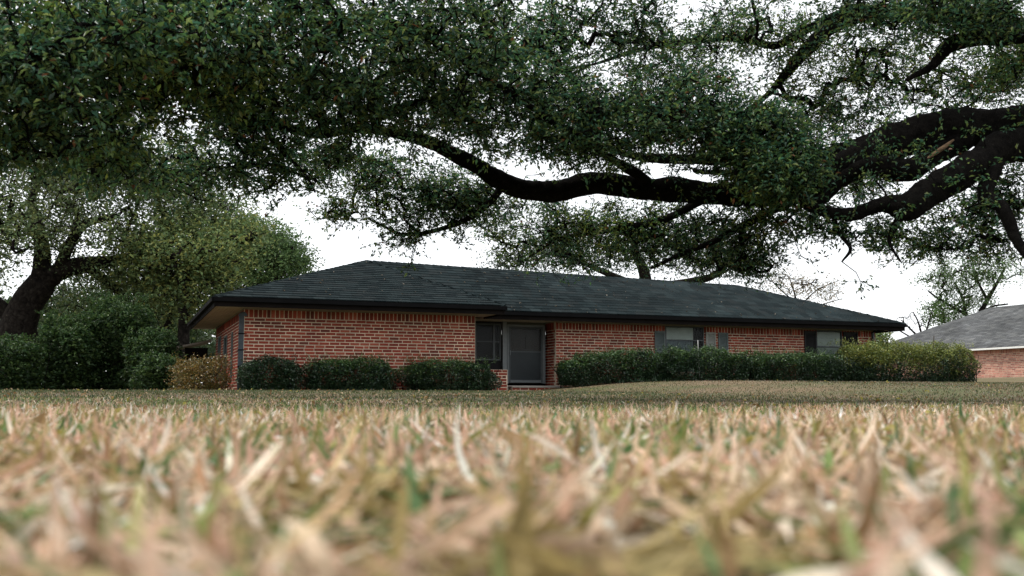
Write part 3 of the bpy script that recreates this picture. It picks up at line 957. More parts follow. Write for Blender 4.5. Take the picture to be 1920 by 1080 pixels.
for key, pts in LIMBS.items():
    path, rad = limb_path(pts, 16 if pts[0][3] > 20 else 7)
    if key in 'ABFH':
        path = np.vstack([fork + (path[0] - fork) * .15, (fork + path[0]) / 2 + A((0, 0, .05)), path]); rad = np.concatenate([[rad[0] * 1.25, rad[0] * 1.1], rad])
    # crooked, as old limbs are
    w_ = (np.column_stack([vnoise(path * 1.0 + 31 * i, 1.3, 2) for i in range(3)]) - .5)
    path = path + w_ * np.clip(rad, .03, .10)[:, None] * 2.0
    rad = rad * (1 + .5 * (vnoise(path + 77, 2.2, 2) - .5))
    link('limb', tube_mesh('limb', path, rad, M['bark'], 30 if rad.max() > .12 else 9, .16), oak)
    limb_nodes.append(path[2:])
limb_nodes = np.vstack(limb_nodes)
# torn pale strip under the big limb
sp, sr = limb_path([(1788, 262, 12.06, 2), (1772, 274, 12.02, 4.5), (1752, 288, 11.99, 4), (1734, 300, 11.98, 1.5)], 4)
link('torn_bark', tube_mesh('torn_bark', sp, sr, M['scar'], 7, .3), oak)

# foliage masses: (px, py, rx, ry, distance, +-distance, clusters, leaf size, spread)
BLOBS = [
 (60, 90, 190, 140, 7.2, 1.2, 150, .062, .20), (250, 60, 200, 110, 7.8, 1.2, 150, .062, .20), (110, 230, 190, 90, 7.8, 1.0, 115, .06, .2),
 (430, 60, 190, 100, 8.6, 1.2, 145, .06, .22), (640, 70, 190, 110, 9.3, 1.4, 155, .06, .22), (300, 170, 160, 70, 8.8, .9, 110, .06, .2),
 (500, 170, 150, 70, 9.8, 1.0, 100, .06, .2), (660, 190, 130, 70, 10.6, 1.0, 120, .06, .2),
 (850, 60, 170, 100, 10, 1.4, 135, .06, .24), (830, 190, 150, 90, 10.8, 1.2, 150, .06, .24), (1000, 200, 150, 100, 11.5, 1.2, 175, .06, .24),
 (1130, 240, 150, 80, 11.8, 1.2, 180, .06, .24), (1290, 210, 150, 80, 12, 1.2, 195, .06, .24), (1420, 270, 120, 80, 11.6, .8, 240, .06, .22), (1460, 330, 80, 50, 11.3, .6, 110, .06, .2),
 (1000, 90, 130, 90, 12.2, 1.2, 90, .06, .24), (1130, 30, 140, 70, 13, 1.2, 90, .06, .24), (1250, 110, 140, 70, 14.5, 1.2, 90, .06, .26), (1400, 60, 150, 70, 15, 1.2, 90, .06, .26),
 (1560, 100, 130, 70, 15.5, 1.2, 85, .06, .26), (1560, 200, 120, 60, 15, 1.2, 90, .06, .26), (1700, 130, 120, 70, 15, 1.2, 85, .06, .26), (1840, 150, 110, 60, 15, 1.2, 85, .06, .26),
 (1820, 20, 140, 60, 11.8, .8, 150, .06, .22), (1650, 20, 120, 50, 13, .8, 70, .06, .22), (1900, 110, 70, 60, 13.5, .8, 60, .06, .22),
 (450, 225, 90, 40, 10.2, .7, 45, .058, .2), (600, 290, 80, 45, 11.4, .7, 40, .055, .22), (440, 280, 120, 60, 10.4, .8, 62, .055, .2), (500, 340, 110, 45, 10.6, .7, 38, .052, .18), (360, 330, 90, 45, 10.2, .7, 34, .055, .18), (230, 290, 130, 60, 9.2, .8, 60, .06, .2),
 (690, 330, 110, 60, 12.8, .8, 85, .055, .24), (800, 380, 120, 50, 13, .8, 80, .055, .24), (660, 400, 80, 22, 12.8, .6, 22, .05, .18), (760, 440, 60, 26, 13, .6, 22, .05, .18), (880, 360, 90, 60, 13.2, .8, 80, .055, .24),
 (1000, 420, 110, 50, 14.4, .8, 75, .055, .25), (1120, 430, 120, 55, 14.4, .8, 85, .055, .25), (1250, 430, 120, 50, 14, .8, 85, .055, .25), (1060, 480, 140, 34, 15, .8, 52, .052, .22), (1260, 480, 120, 30, 14, .8, 40, .052, .22),
 (1390, 440, 90, 60, 13.2, .8, 75, .055, .24), (1390, 500, 70, 28, 13.4, .7, 30, .052, .2), (1480, 410, 80, 40, 12.4, .7, 40, .055, .22),
 (1580, 430, 80, 30, 11.8, .6, 22, .052, .18), (1620, 350, 70, 40, 13.8, .6, 34, .055, .22), (1730, 440, 120, 35, 13.2, .7, 42, .055, .22), (1830, 400, 100, 50, 13.6, .8, 60, .055, .24), (1890, 350, 60, 60, 13.6, .8, 45, .055, .24),
 (1700, 470, 90, 28, 13.2, .6, 22, .05, .2), (1870, 460, 70, 30, 13, .6, 26, .052, .2),
 (-80, 180, 110, 200, 7.2, 1.0, 130, .062, .22), (2010, 200, 90, 200, 13.5, 1.4, 110, .06, .28), (1450, -90, 500, 80, 13, 2.0, 160, .062, .32), (500, -70, 500, 50, 9.5, 1.5, 110, .062, .3),  # unseen foliage outside the view, thinned on the left to admit light
]
cl, sps, szs, tints = [], [], [], []
for (x, y, rx, ry, Y, dY, n, sz, sd) in BLOBS:
    d = rng.normal(size=(n, 3)); d /= np.linalg.norm(d, axis=1)[:, None]
    d *= (rng.random(n) ** (1 / 2.4))[:, None]
    p = np.array([at(x + q_[0] * rx, y + q_[1] * ry, Y + q_[2] * dY) for q_ in d])
    cl.append(p); sps.append(np.full(n, sd)); szs.append(np.full(n, sz))
pick = limb_nodes[rng.random(len(limb_nodes)) < .30]
lp = pick + rng.normal(0, .28, pick.shape) + A((0, 0, .10))
cl.append(lp); sps.append(np.full(len(lp), .18)); szs.append(np.full(len(lp), .055))
cl = np.vstack(cl); sps = np.concatenate(sps); szs = np.concatenate(szs)
yel = vnoise(cl, .8, 3)
tints = np.ones((len(cl), 3)) * (1 + 0.5 * (vnoise(cl + 9, .6, 2) - .5))[:, None]
tints = tints * np.where((yel > .62)[:, None], A((1.45, 1.2, .8)), A((1, 1, 1)))
twigs(limb_nodes, cl, .0045, M['bark'], 'branches', oak, .14, .045, .42)
spr = {}
C, sz, col = cluster_leaves(cl, 36, sps, szs, OAK_PAL, tint=tints, jitter=.32, jit=.10, sub=6, sprays=spr)
a_, e_ = spr['seg']
t_ = e_ - a_; t_ /= np.linalg.norm(t_, axis=1)[:, None]
s_ = np.cross(t_, A((.3, .2, 1.))); s_ /= np.linalg.norm(s_, axis=1)[:, None]; w_ = np.cross(s_, t_)
sv = np.stack([p + (s_ * math.cos(q_) + w_ * math.sin(q_)) * r for p, r in ((a_, .0035), (e_, .0014)) for q_ in (0, 2.09, 4.19)], 1).reshape(-1, 3)
so = (np.arange(len(a_)) * 6)[:, None]
link('sprigs', mesh_np('sprigs', sv, np.concatenate([so + A([i, (i + 1) % 3, 3 + (i + 1) % 3, 3 + i]) for i in range(3)]), M['bark']), oak, 'stuff')
bright_leaf = rng.random(len(C)) < .05  # scattered brighter leaves put highlights into the crown colour
col[bright_leaf] = A((.20, .25, .08)) * (1 + rng.normal(0, .25, (bright_leaf.sum(), 1)))
brown = rng.random(len(C)) < .012
col[brown] = A((.16, .07, .03)) * (1 + rng.normal(0, .2, (brown.sum(), 1)))
V, T, VC, (ld, ls, ln) = leaf_mesh_arrays(C, sz, col, aspect=.42, along=spr['along'])
# the 300 largest leaves in view are single leaves
px, py, fw = project(C)
vis = (px > 10) & (px < 1910) & (py > 10) & (py < 560) & (fw > 2)
score = np.where(vis, sz / fw, 0)
big = np.argsort(-score)[:300]
keep = np.ones(len(C), bool); keep[big] = False
tk = np.concatenate([keep, keep])
me = mesh_np('crown', V, T[tk], M['oakleaf'], VC)
link('crown', me, oak, 'stuff')
leaf_protos = []
for c in OAK_PAL:
    v = A([(0, -.5, 0), (.2, -.02, .18), (.2 * .5, .3, .10), (0, .5, -.09), (-.1, .3, .10), (-.2, -.02, .18), (0, -.02, 0.06)])
    f_ = A([(0, 1, 6), (1, 2, 6), (2, 3, 6), (3, 4, 6), (4, 5, 6), (5, 0, 6)])
    leaf_protos.append(mesh_np('leaf', v, f_, M['oakleaf'], np.tile(A(c), (7, 1))))
for i in big:
    o = bpy.data.objects.new('leaf', leaf_protos[int(rng.integers(len(leaf_protos)))])
    COL.objects.link(o); o.parent = oak
    L = sz[i]
    mt = Matrix(((ls[i][0] * L, ld[i][0] * L, ln[i][0] * L, C[i][0]), (ls[i][1] * L, ld[i][1] * L, ln[i][1] * L, C[i][1]), (ls[i][2] * L, ld[i][2] * L, ln[i][2] * L, C[i][2]), (0, 0, 0, 1)))
    o.matrix_local = Matrix.Translation(-Vector(oak.location)) @ mt

# ------------------------------------------------------------------ other trees
def tree(name, label, base_px, Y, limbs, blobs, pal, leaf, per, spread, group=None, trunk_r=None, twig_r=.008, mat='leaf', bark='bark_far', sub=5, rmax=.12):
    """limbs: list of pixel polylines with radius px; the first one is the trunk"""
    bx, _ = at(base_px, 700, Y)[:2], 0
    gz = float(ground(bx[0], Y))
    t = thing(name, (bx[0], Y, gz), label, 'tree', group)
    nodes = []
    for i, l in enumerate(limbs):
        P = np.array([at(x, y, Y + dy) for x, y, dy, r in l]); rad = np.array([r * Y / F for x, y, dy, r in l])
        if i == 0:
            P[0][2] = gz - .2
        q_ = catmull(np.column_stack([P, rad]), 5)
        path, rr = q_[:, :3], np.maximum(q_[:, 3], .01)
        link('trunk' if i == 0 else 'limb', tube_mesh('limb', path, rr, M[bark], 10, .14), t)
        nodes.append(path[len(path) // 3:] if i == 0 else path)
    nodes = np.vstack(nodes)
    cl = []
    for (x, y, rx, ry, dY, ddY, n) in blobs:
        d = rng.normal(size=(n, 3)); d /= np.linalg.norm(d, axis=1)[:, None]
        d *= (rng.random(n) ** (1 / 3.2))[:, None]
        cl.append(np.array([at(x + q_[0] * rx, y + q_[1] * ry, Y + dY + q_[2] * ddY) for q_ in d]))
    cl = np.vstack(cl)
    twigs(nodes, cl, twig_r, M[bark], 'branches', t, .12, rmax, .45)
    if per:
        C, sz, col = cluster_leaves(cl, per, spread, leaf, pal, tint=np.ones((len(cl), 3)) * (1 + .7 * (vnoise(cl, .35, 3) - .5))[:, None], sub=sub)
        V, T, VC, _ = leaf_mesh_arrays(C, sz, col, aspect=.5)
        link('crown', mesh_np('crown', V, T, M[mat], VC), t, 'stuff')
    return t

GREY_GREEN = [(0.12, 0.17, 0.070), (0.10, 0.152, 0.066), (0.155, 0.195, 0.072), (0.18, 0.205, 0.075), (0.09, 0.14, 0.066)]
YEL_GREEN = [(0.17, 0.205, 0.065), (0.13, 0.18, 0.062), (0.22, 0.23, 0.066), (0.11, 0.165, 0.062), (0.095, 0.15, 0.06)]
MID_GREEN = [(0.095, 0.165, 0.060), (0.078, 0.14, 0.055), (0.12, 0.185, 0.062)]
US_ = [(0.04, 0.072, 0.028), (0.055, 0.09, 0.033), (0.07, 0.105, 0.038)]
DARK_GREEN = [(0.022, 0.045, 0.02), (0.03, 0.055, 0.024), (0.018, 0.038, 0.02), (0.036, 0.062, 0.024)]

tree('oak_tree', 'spreading grey-green oak with thick leaning trunk beyond the side yard', 30, 42,
     [[(25, 740, 0, 40), (28, 640, 0, 34), (48, 575, 0, 30), (80, 530, 0, 26)],
      [(80, 530, 0, 20), (120, 505, 0, 17), (170, 495, 0, 15), (215, 488, .5, 10), (300, 470, 1, 5)],
      [(70, 545, 0, 20), (80, 480, 0, 15), (70, 420, .5, 11), (60, 370, .5, 8), (90, 320, 1, 5)],
      [(110, 510, 0, 13), (130, 460, -.5, 10), (160, 420, -1, 8), (220, 405, -1, 5)],
      [(35, 620, 0, 18), (5, 580, 0, 14), (-40, 540, 0, 10), (-110, 500, 0, 6)],
      [(160, 500, 0, 9), (215, 540, 1, 8), (255, 590, 1.5, 9), (290, 622, 2, 9), (312, 612, 2, 6), (320, 590, 2, 4)]],
     [(60, 360, 150, 80, 0, 4, 150), (200, 340, 150, 70, 1, 4, 150), (330, 370, 130, 70, 2, 4, 130), (150, 430, 150, 50, -1, 3, 90), (300, 450, 130, 50, 1, 3, 110), (-60, 450, 120, 120, 0, 4, 90), (20, 430, 100, 45, -2, 3, 60),
      (250, 520, 120, 45, 1, 3, 90), (350, 540, 80, 60, 2, 3, 80), (200, 580, 110, 35, 2, 2, 50), (390, 420, 90, 60, 3, 3, 90), (100, 300, 160, 60, 1, 4, 110), (270, 300, 130, 50, 2, 4, 90)],
     GREY_GREEN, .15, 42, .75, twig_r=.012)
tree('yellowing_tree', 'yellow-green tree crown rising between the oak and the house roof', 345, 41,
     [[(345, 730, 0, 12), (345, 600, 0, 11), (350, 520, 0, 9), (370, 450, 0, 6)], [(348, 540, 0, 6), (300, 490, 0, 4), (260, 465, 0, 3)], [(350, 520, 0, 6), (400, 480, 0, 4), (430, 450, 0, 3)]],
     [(340, 462, 125, 32, 0, 3, 110), (300, 500, 90, 40, 1, 3, 60), (420, 495, 60, 50, 1, 3, 60), (360, 550, 70, 50, 1, 3, 60), (450, 440, 45, 25, 1, 2, 30)],
     YEL_GREEN, .17, 42, .8, twig_r=.012)
tree('boundary_tree', 'shaded dark tree standing between the leaning oak and the house eave', 215, 56,
     [[(215, 730, 0, 12), (215, 640, 0, 10), (205, 570, 0, 7), (215, 510, 0, 4)], [(210, 600, 0, 6), (270, 560, 0, 4), (310, 530, 0, 3)], [(210, 590, 0, 6), (150, 560, 0, 4), (110, 540, 0, 3)]],
     [(150, 560, 90, 50, 0, 3, 100), (270, 570, 90, 60, 0, 3, 130), (210, 630, 150, 50, 0, 3, 110), (330, 630, 50, 50, 0, 3, 60), (60, 600, 70, 60, 0, 3, 60)],
     US_, .2, 40, .8, twig_r=.012)
tree('round_tree', 'dense mid-green round tree behind the left end of the roof', 480, 62,
     [[(480, 730, 0, 12), (478, 600, 0, 11), (470, 520, 0, 8), (480, 450, 0, 5)], [(470, 540, 0, 5), (520, 500, 0, 4), (550, 480, 0, 3)], [(474, 540, 0, 5), (430, 500, 0, 4), (410, 470, 0, 3)]],
     [(470, 445, 70, 35, 0, 4, 110), (525, 470, 45, 35, 0, 4, 80), (440, 490, 80, 60, 0, 4, 150), (520, 510, 60, 40, 0, 4, 100), (440, 570, 70, 60, 0, 3, 90), (555, 492, 25, 22, 0, 3, 30)],
     MID_GREEN, .2, 44, .85, twig_r=.014)
tree('background_tree', 'dark leafy tree showing over the long roof ridge', 1215, 60,
     [[(1215, 740, 0, 13), (1215, 600, 0, 13), (1210, 520, 0, 11), (1195, 480, 0, 8), (1180, 430, 0, 5)], [(1212, 545, 0, 8), (1110, 500, 0, 5), (1040, 470, 0, 3)], [(1213, 540, 0, 8), (1330, 520, 0, 7), (1372, 480, 0, 5), (1400, 440, 0, 3)]],
     [(1010, 485, 90, 30, 0, 4, 70), (1110, 470, 110, 45, 0, 4, 110), (1220, 470, 80, 45, 0, 4, 80), (1370, 485, 75, 45, 0, 4, 100), (1300, 450, 90, 40, 0, 4, 60), (935, 498, 35, 14, 0, 2, 16)],
     DARK_GREEN, .15, 30, .8, twig_r=.016)
tree('bare_tree', 'thin half-bare tree with tan leaves beyond the right end of the roof', 1500, 70,
     [[(1500, 740, 0, 3), (1500, 620, 0, 3), (1492, 560, 0, 1.8), (1480, 520, 0, .8)], [(1496, 580, 0, 1.6), (1530, 545, 0, 1), (1575, 525, 0, .5)], [(1494, 570, 0, 1.6), (1455, 535, 0, 1), (1440, 515, 0, .5)], [(1500, 590, 0, 1.6), (1545, 570, 0, 1), (1580, 560, 0, .5)]],
     [(1470, 535, 50, 26, 0, 3, 110), (1540, 545, 40, 26, 0, 3, 90)],
     [(.24, .17, .10), (.2, .16, .09), (.12, .12, .05)], .13, 10, .7, twig_r=.007, rmax=.03)
tree('background_tree', 'sparse crooked tree standing behind the grey neighbouring roof', 1832, 105,
     [[(1832, 730, 0, 7), (1830, 640, 0, 7), (1833, 600, 0, 6), (1850, 565, 0, 4), (1870, 530, 0, 3), (1885, 500, 0, 2)], [(1832, 610, 0, 4), (1812, 590, 0, 3), (1805, 560, 0, 2.5), (1790, 530, 0, 2)], [(1840, 590, 0, 3), (1860, 575, 0, 2), (1890, 570, 0, 1.4)],
      [(1812, 590, 0, 3), (1760, 560, 0, 2), (1740, 545, 0, 1.4)], [(1850, 560, 0, 3), (1830, 520, 0, 2), (1822, 480, 0, 1.5)]],
     [(1810, 510, 70, 35, 0, 4, 90), (1870, 500, 60, 35, 0, 4, 60), (1760, 525, 40, 18, 0, 3, 30), (1775, 590, 45, 30, 0, 3, 100), (1840, 560, 30, 25, 0, 3, 26), (1795, 560, 35, 25, 0, 3, 40)],
     MID_GREEN, .24, 26, .95, twig_r=.02)
tree('bare_tree', 'leafless fan of grey twigs beside the grey neighbouring roof', 1730, 100,
     [[(1732, 740, 0, 4), (1732, 660, 0, 4), (1730, 630, 0, 3)], [(1731, 640, 0, 2.4), (1705, 615, 0, 1.6), (1690, 600, 0, 1)], [(1731, 640, 0, 2.4), (1722, 605, 0, 1.6), (1712, 585, 0, 1)], [(1731, 640, 0, 2.4), (1740, 610, 0, 1.6), (1745, 590, 0, 1)], [(1731, 645, 0, 2), (1690, 622, 0, 1.2), (1668, 606, 0, .8)]],
     [(1710, 605, 35, 20, 0, 2, 90)], MID_GREEN, .1, 0, .5, twig_r=.012, rmax=.04)
tree('small_tree', 'small bright green tree at the right corner of the house', 1655, 44,
     [[(1655, 735, 0, 3), (1655, 680, 0, 3), (1653, 640, 0, 2)], [(1655, 660, 0, 2), (1665, 640, 0, 1.2)]],
     [(1655, 632, 14, 14, 0, .5, 30), (1650, 650, 20, 14, 0, .6, 40)], YEL_GREEN, .11, 22, .28, twig_r=.006, rmax=.02)

# ------------------------------------------------------------------ shrubs
def shrub(name, label, k0, k1, d0, d1, ztop, pal, leaf=.06, dens=1.0, group=None, lump=.12, top_pal=None, skirt=1.0, cat='shrub', round_=.35, nstem=7, grow=None, power=4.0):
    kc, dc = (k0 + k1) / 2, (d0 + d1) / 2
    cx, cy, _ = hw(kc, dc, 0)
    gz = float(ground(cx, cy))
    t = thing(name, (cx, cy, gz), label, cat, group)
    h = ztop - gz
    hk, hd = (k1 - k0) / 2, (d1 - d0) / 2
    vol = hk * 2 * hd * 2 * h
    surf = 2 * (hk * 2 + hd * 2) * h + 4 * hk * hd
    N = int((surf * 2600 * (.05 / leaf) ** 2 + vol * 300 * (.05 / leaf)) * dens)
    u = rng.uniform(-1, 1, (N * 3, 3))
    # superellipsoid: boxy but rounded; keep mainly the outer shell
    rr = (np.abs(u[:, 0]) ** power + np.abs(u[:, 1]) ** power + np.abs(u[:, 2]) ** power) ** (1 / power)
    shell = rng.random(N * 3) ** .22
    u = u / (rr[:, None] + 1e-6) * shell[:, None]
    u = u[u[:, 2] > -.62][:N]
    p = np.column_stack([kc + u[:, 0] * hk, dc + u[:, 1] * hd, gz + h * (u[:, 2] + .62) / 1.62])
    if grow is not None:
        f = grow(p[:, 0]); p[:, 2] = gz + (p[:, 2] - gz) * f
    W = np.array(hw(p[:, 0], p[:, 1], p[:, 2])).T
    nz = vnoise(W, 1.6 if leaf > .1 else 2.3, 3) - .5
    out = np.column_stack([u[:, 0] * CU - u[:, 1] * SU, u[:, 0] * SU + u[:, 1] * CU, u[:, 2]])
    W = W + out * (nz * lump * 4)[:, None]
    gap = vnoise(W + 5, 3.2, 2)
    W = W[gap > .24]; u = u[gap > .24]
    gnd = ground(W[:, 0], W[:, 1])
    W[:, 2] = np.maximum(W[:, 2], gnd + .02 + .06 * rng.random(len(W)))
    N = len(W)
    # stray shoots stick out of the top
    col = leaf_colours(N, pal, .22)
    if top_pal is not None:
        bright_leaf = (u[:, 2] + 1.2 * (vnoise(W, 2.2, 2) - .5) + rng.normal(0, .25, N) > (.25 if top_pal is GOLD else .5))  # top leaves take the lighter palette: light from above put into colour
        col[bright_leaf] = leaf_colours(int(bright_leaf.sum()), top_pal, .2)
    col *= (1 + .5 * (vnoise(W + 3, 2.5, 2) - .5))[:, None]
    size = leaf * np.clip(1 + rng.normal(0, .25, N), .5, 1.7)
    ns = int(26 * hk * 2)
    if ns:
        a = rng.uniform(k0 + .1, k1 - .1, ns); b_ = rng.uniform(d0 + .05, d1 - .05, ns)
        zt = gz + h * (grow(a) if grow is not None else np.ones(ns)) - .05
        n_l = 9
        tt = np.linspace(0, 1, n_l)[None]
        hh = rng.uniform(.08, .24, ns)[:, None]
        lean = rng.normal(0, .05, (ns, 2))
        sp = np.stack([np.array(hw(a, b_, 0 * a))[0][:, None] + lean[:, :1] * tt * 2, np.array(hw(a, b_, 0 * a))[1][:, None] + lean[:, 1:] * tt * 2, zt[:, None] + hh * tt + 0 * tt], -1).reshape(-1, 3) + rng.normal(0, .014, (ns * n_l, 3))
        W = np.vstack([W, sp]); size = np.concatenate([size, np.full(len(sp), leaf * .8)])
        col = np.vstack([col, leaf_colours(len(sp), top_pal or pal, .25)])
    V, T, VC, _ = leaf_mesh_arrays(W, size, col, droop=0, aspect=.55)
    link('foliage', mesh_np('foliage', V, T, M['waxy' if leaf < .1 else 'leaf'], VC), t, 'stuff')
    for i in range(nstem):
        a = k0 + (k1 - k0) * (i + .5 + rng.uniform(-.3, .3)) / nstem; b_ = dc + rng.uniform(-.5, .5) * hd
        x0, y0, _ = hw(a, b_, 0); g0 = float(ground(x0, y0))
        x1, y1, _ = hw(a + rng.normal(0, .2), b_ + rng.normal(0, .15), 0)
        path = catmull(A([(x0, y0, g0 - .05), (x0 + rng.normal(0, .04), y0, g0 + h * .3), (x1, y1, g0 + h * .75)]), 4)
        link('stem', tube_mesh('stem', path, np.linspace(.022, .008, len(path)), M['bark'], 6, .1), t)
    return t

HOLLY = [(0.016, 0.040, 0.017), (0.024, 0.055, 0.021), (0.012, 0.031, 0.016), (0.036, 0.070, 0.025), (0.018, 0.040, 0.020)]
LIT = [(0.055, 0.115, 0.028), (0.09, 0.15, 0.034), (0.035, 0.085, 0.026), (0.03, 0.07, 0.024)]  # greens of lit top leaves, the light is in the colour
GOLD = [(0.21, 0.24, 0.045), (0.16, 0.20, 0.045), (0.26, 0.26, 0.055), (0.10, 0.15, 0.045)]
GRP = None
shrub('clipped_shrub', 'low dark clipped shrub at the corner of the brick wing, beside the dark downspout', .66, 2.28, -.5, .55, 1.12, HOLLY, lump=.12, power=3.4)
shrub('clipped_shrub', 'wide dark shrub with a yellowing tip under the middle of the wing wall', 2.34, 5.0, -.55, .6, 1.17, HOLLY, top_pal=LIT, lump=.17, nstem=10, power=2.5)
shrub('clipped_shrub', 'rounded dark shrub between the wing wall and the entry planter', 5.06, 7.98, -.6, .55, 1.16, HOLLY, top_pal=LIT, lump=.17, nstem=10, power=2.5)
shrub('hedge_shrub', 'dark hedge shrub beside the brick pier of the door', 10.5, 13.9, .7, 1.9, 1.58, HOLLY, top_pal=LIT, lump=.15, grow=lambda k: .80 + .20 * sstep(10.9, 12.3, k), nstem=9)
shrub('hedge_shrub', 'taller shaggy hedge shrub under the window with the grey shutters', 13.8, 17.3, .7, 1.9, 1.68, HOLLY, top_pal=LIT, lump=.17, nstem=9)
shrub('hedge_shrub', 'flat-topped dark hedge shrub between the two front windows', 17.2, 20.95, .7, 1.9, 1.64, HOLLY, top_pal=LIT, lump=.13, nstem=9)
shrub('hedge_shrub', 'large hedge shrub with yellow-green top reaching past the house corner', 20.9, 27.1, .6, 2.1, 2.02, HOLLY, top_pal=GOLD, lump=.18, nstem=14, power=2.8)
shrub('ochre_shrub', 'loose ochre-brown shrub against the side wall of the house', -.95, .62, 1.1, 2.6, 1.2, [(0.22, 0.14, 0.035), (0.26, 0.17, 0.04), (0.13, 0.12, 0.035), (0.09, 0.10, 0.03), (0.18, 0.10, 0.03)], leaf=.055, power=1.9, lump=.30, dens=.6)
# understory along the side boundary
US = [(0.024, 0.050, 0.016), (0.034, 0.064, 0.018), (0.048, 0.078, 0.022), (0.018, 0.040, 0.015)]
def k_at(px, py, d):
    X, Y, Z = ray(px, py)
    t = (d + (-SU * PX + CU * PY)) / (-SU * X + CU * Y)
    return CU * (t * X - PX) + SU * (t * Y - PY), CAMZ + t * Z
for (x0, x1, yt, d0, lab, pal) in ((-90, 95, 628, 6, 'dark leafy thicket shrub at the foot of the leaning oak', US), (70, 190, 585, 7, 'tall dense dark shrub next to the leaning oak trunk', US), (150, 290, 548, 8, 'tallest green shrub of the boundary thicket', US),
                                   (235, 335, 620, 6.5, 'mid-height green shrub of the thicket near the lean-to roof', US), (262, 345, 672, 3.5, 'low rounded shrub in the thicket behind the ochre shrub', US), (290, 372, 640, 15, 'grey-green shrub in the shade behind the lean-to', US)):
    a, zt = k_at(x0, yt, d0); e, _ = k_at(x1, yt, d0)
    dep = 3.0 if d0 != 3.5 else 1.6
    shrub('thicket_shrub', lab, a, e, d0, d0 + dep, zt, pal, leaf=.125, dens=.9, lump=.26, power=2.6, nstem=6, top_pal=[tuple(c * 1.5 for c in x) for x in pal])  # top leaves: same greens painted lighter, as if lit from above

# leaves fallen on the roof and the lawn
def litter():
    pts = []
    for el, er, tl, tr, n_ in ((eL, eV, apex, apex, 26), (eM, eR, apex, rid, 120)):
        a, e = rng.random(n_), rng.random(n_) ** 1.3
        lo = el + (er - el) * a[:, None]; hi = tl + (tr - tl) * a[:, None]
        p = lo + (hi - lo) * e[:, None]
        pts.append(np.array(hw(p[:, 0], p[:, 1], p[:, 2] + .03)).T)
    P_ = np.vstack(pts); N = len(P_)
    V, T, VC, _ = leaf_mesh_arrays(P_, rng.uniform(.05, .13, N), leaf_colours(N, [(.10, .09, .07), (.16, .14, .11), (.07, .05, .03)], .3), flat=2.5, aspect=.5)
    tag(link('roof_litter', mesh_np('roof_litter', V, T, M['leaf'], VC)), 'scattered dry oak leaves lying on the dark roof', 'leaves', kind='stuff')
    y_ = rng.uniform(1.5, 29, 700); x_ = rng.uniform(-1, 1, 700) * .58 * y_
    P_ = np.column_stack([x_, y_, ground(x_, y_) + .035])
    V, T, VC, _ = leaf_mesh_arrays(P_, rng.uniform(.04, .08, 700), leaf_colours(700, [(.22, .12, .05), (.30, .19, .09), (.42, .32, .2), (.3, .26, .06)], .25), flat=1.5, aspect=.5)
    tag(link('lawn_litter', mesh_np('lawn_litter', V, T, M['leaf'], VC)), 'scattered fallen brown leaves lying on the lawn', 'leaves', kind='stuff')
litter()

# far-off woods closing the view behind the yards
def woods():
    N = 26000
    ang = rng.uniform(-.75, .75, N); rr = rng.uniform(140, 175, N)
    px_ = np.sin(ang) * rr; py_ = np.cos(ang) * rr
    left_ = sstep(-.18, -.34, ang)
    top = (3.0 + 9.0 * left_) * (.65 + .7 * vnoise(np.column_stack([px_, py_]), .06, 3))
    W = np.column_stack([px_, py_, .4 + top * rng.random(N) ** .7])
    V, T, VC, _ = leaf_mesh_arrays(W, rng.uniform(.9, 1.8, N), leaf_colours(N, [(0.035, 0.06, 0.032), (0.05, 0.075, 0.038), (0.06, 0.075, 0.04)], .2), aspect=.7)
    tag(link('distant_woods', mesh_np('distant_woods', V, T, M['leaf'], VC)), 'far-off belt of dark green woods behind the yards', 'woods', kind='stuff')
woods()

# stakes poking out of the hedge
def stake(name, label, k, d, z0, z1, lean, r, mat):
    x, y, _ = hw(k, d, 0)
    path = catmull(A([(x - lean * .6, y, z0), (x, y, (z0 + z1) / 2), (x + lean * .5, y, z1)]), 3)
    o = link(name, tube_mesh(name, path, np.linspace(r, r * .6, len(path)), M[mat], 6, .1))
    tag(o, label, 'stake')
stake('garden_stake', 'dark wooden stake leaning out of the yellow-green hedge', 25.05, 1.2, .58, 2.32, .16, .03, 'wood')
stake('marker_rod', 'thin white rod standing up from the hedge below the window', 15.35, 1.1, .55, 1.98, -.03, .014, 'white')

# ------------------------------------------------------------------ neighbouring house
NK, ND = 61.0, 22.0
nh = thing('neighbour_house', hw(NK, 40, 1.2), 'pale red brick house with plain grey roof beyond the hedge', 'house')
NZ = 3.95
NB = [(0.40, 0.17, 0.13), (0.46, 0.21, 0.16), (0.34, 0.14, 0.11), (0.50, 0.26, 0.2), (0.30, 0.12, 0.10)]
brick_wall('wall', nh, NK, 48.8, -math.pi / 2, 26.3, .6, NZ - .14, cols=NB, bl=.36, course=.13, soldier=.34, joint=.028, spitch=.16)
one('rear_wall', M['mortar'], nh, NK + .2, NK + 14, 48.6, 48.8, .6, NZ - .14)
nA, nB_, nC, nD = A((NK - .6, 49.5, NZ)), A((NK - .6, 21.5, NZ)), A((NK + 15, 21.5, NZ)), A((NK + 15, 49.5, NZ))
r1_, r2_ = A((NK + 7.2, 41.0, NZ + 3.9)), A((NK + 7.2, 29.3, NZ + 3.9))
nm = MB()
for poly in ((nA, nB_, r2_, r1_), (nB_, nC, r2_), (nC, nD, r1_, r2_), (nD, nA, r1_)):
    nm.add([kd(x) - A((0, 0, .02)) for x in poly], [tuple(range(len(poly)))])
nroof = nm.build('roof', M['deck'], nh)
NS = [(0.085, 0.088, 0.09), (0.075, 0.077, 0.08), (0.098, 0.10, 0.10), (0.066, 0.069, 0.071)]
shingle_patch(nA, nB_, r1_, r2_, expo=.3, width=.5, cols=NS, mat=M['nroof'], parent=nroof)
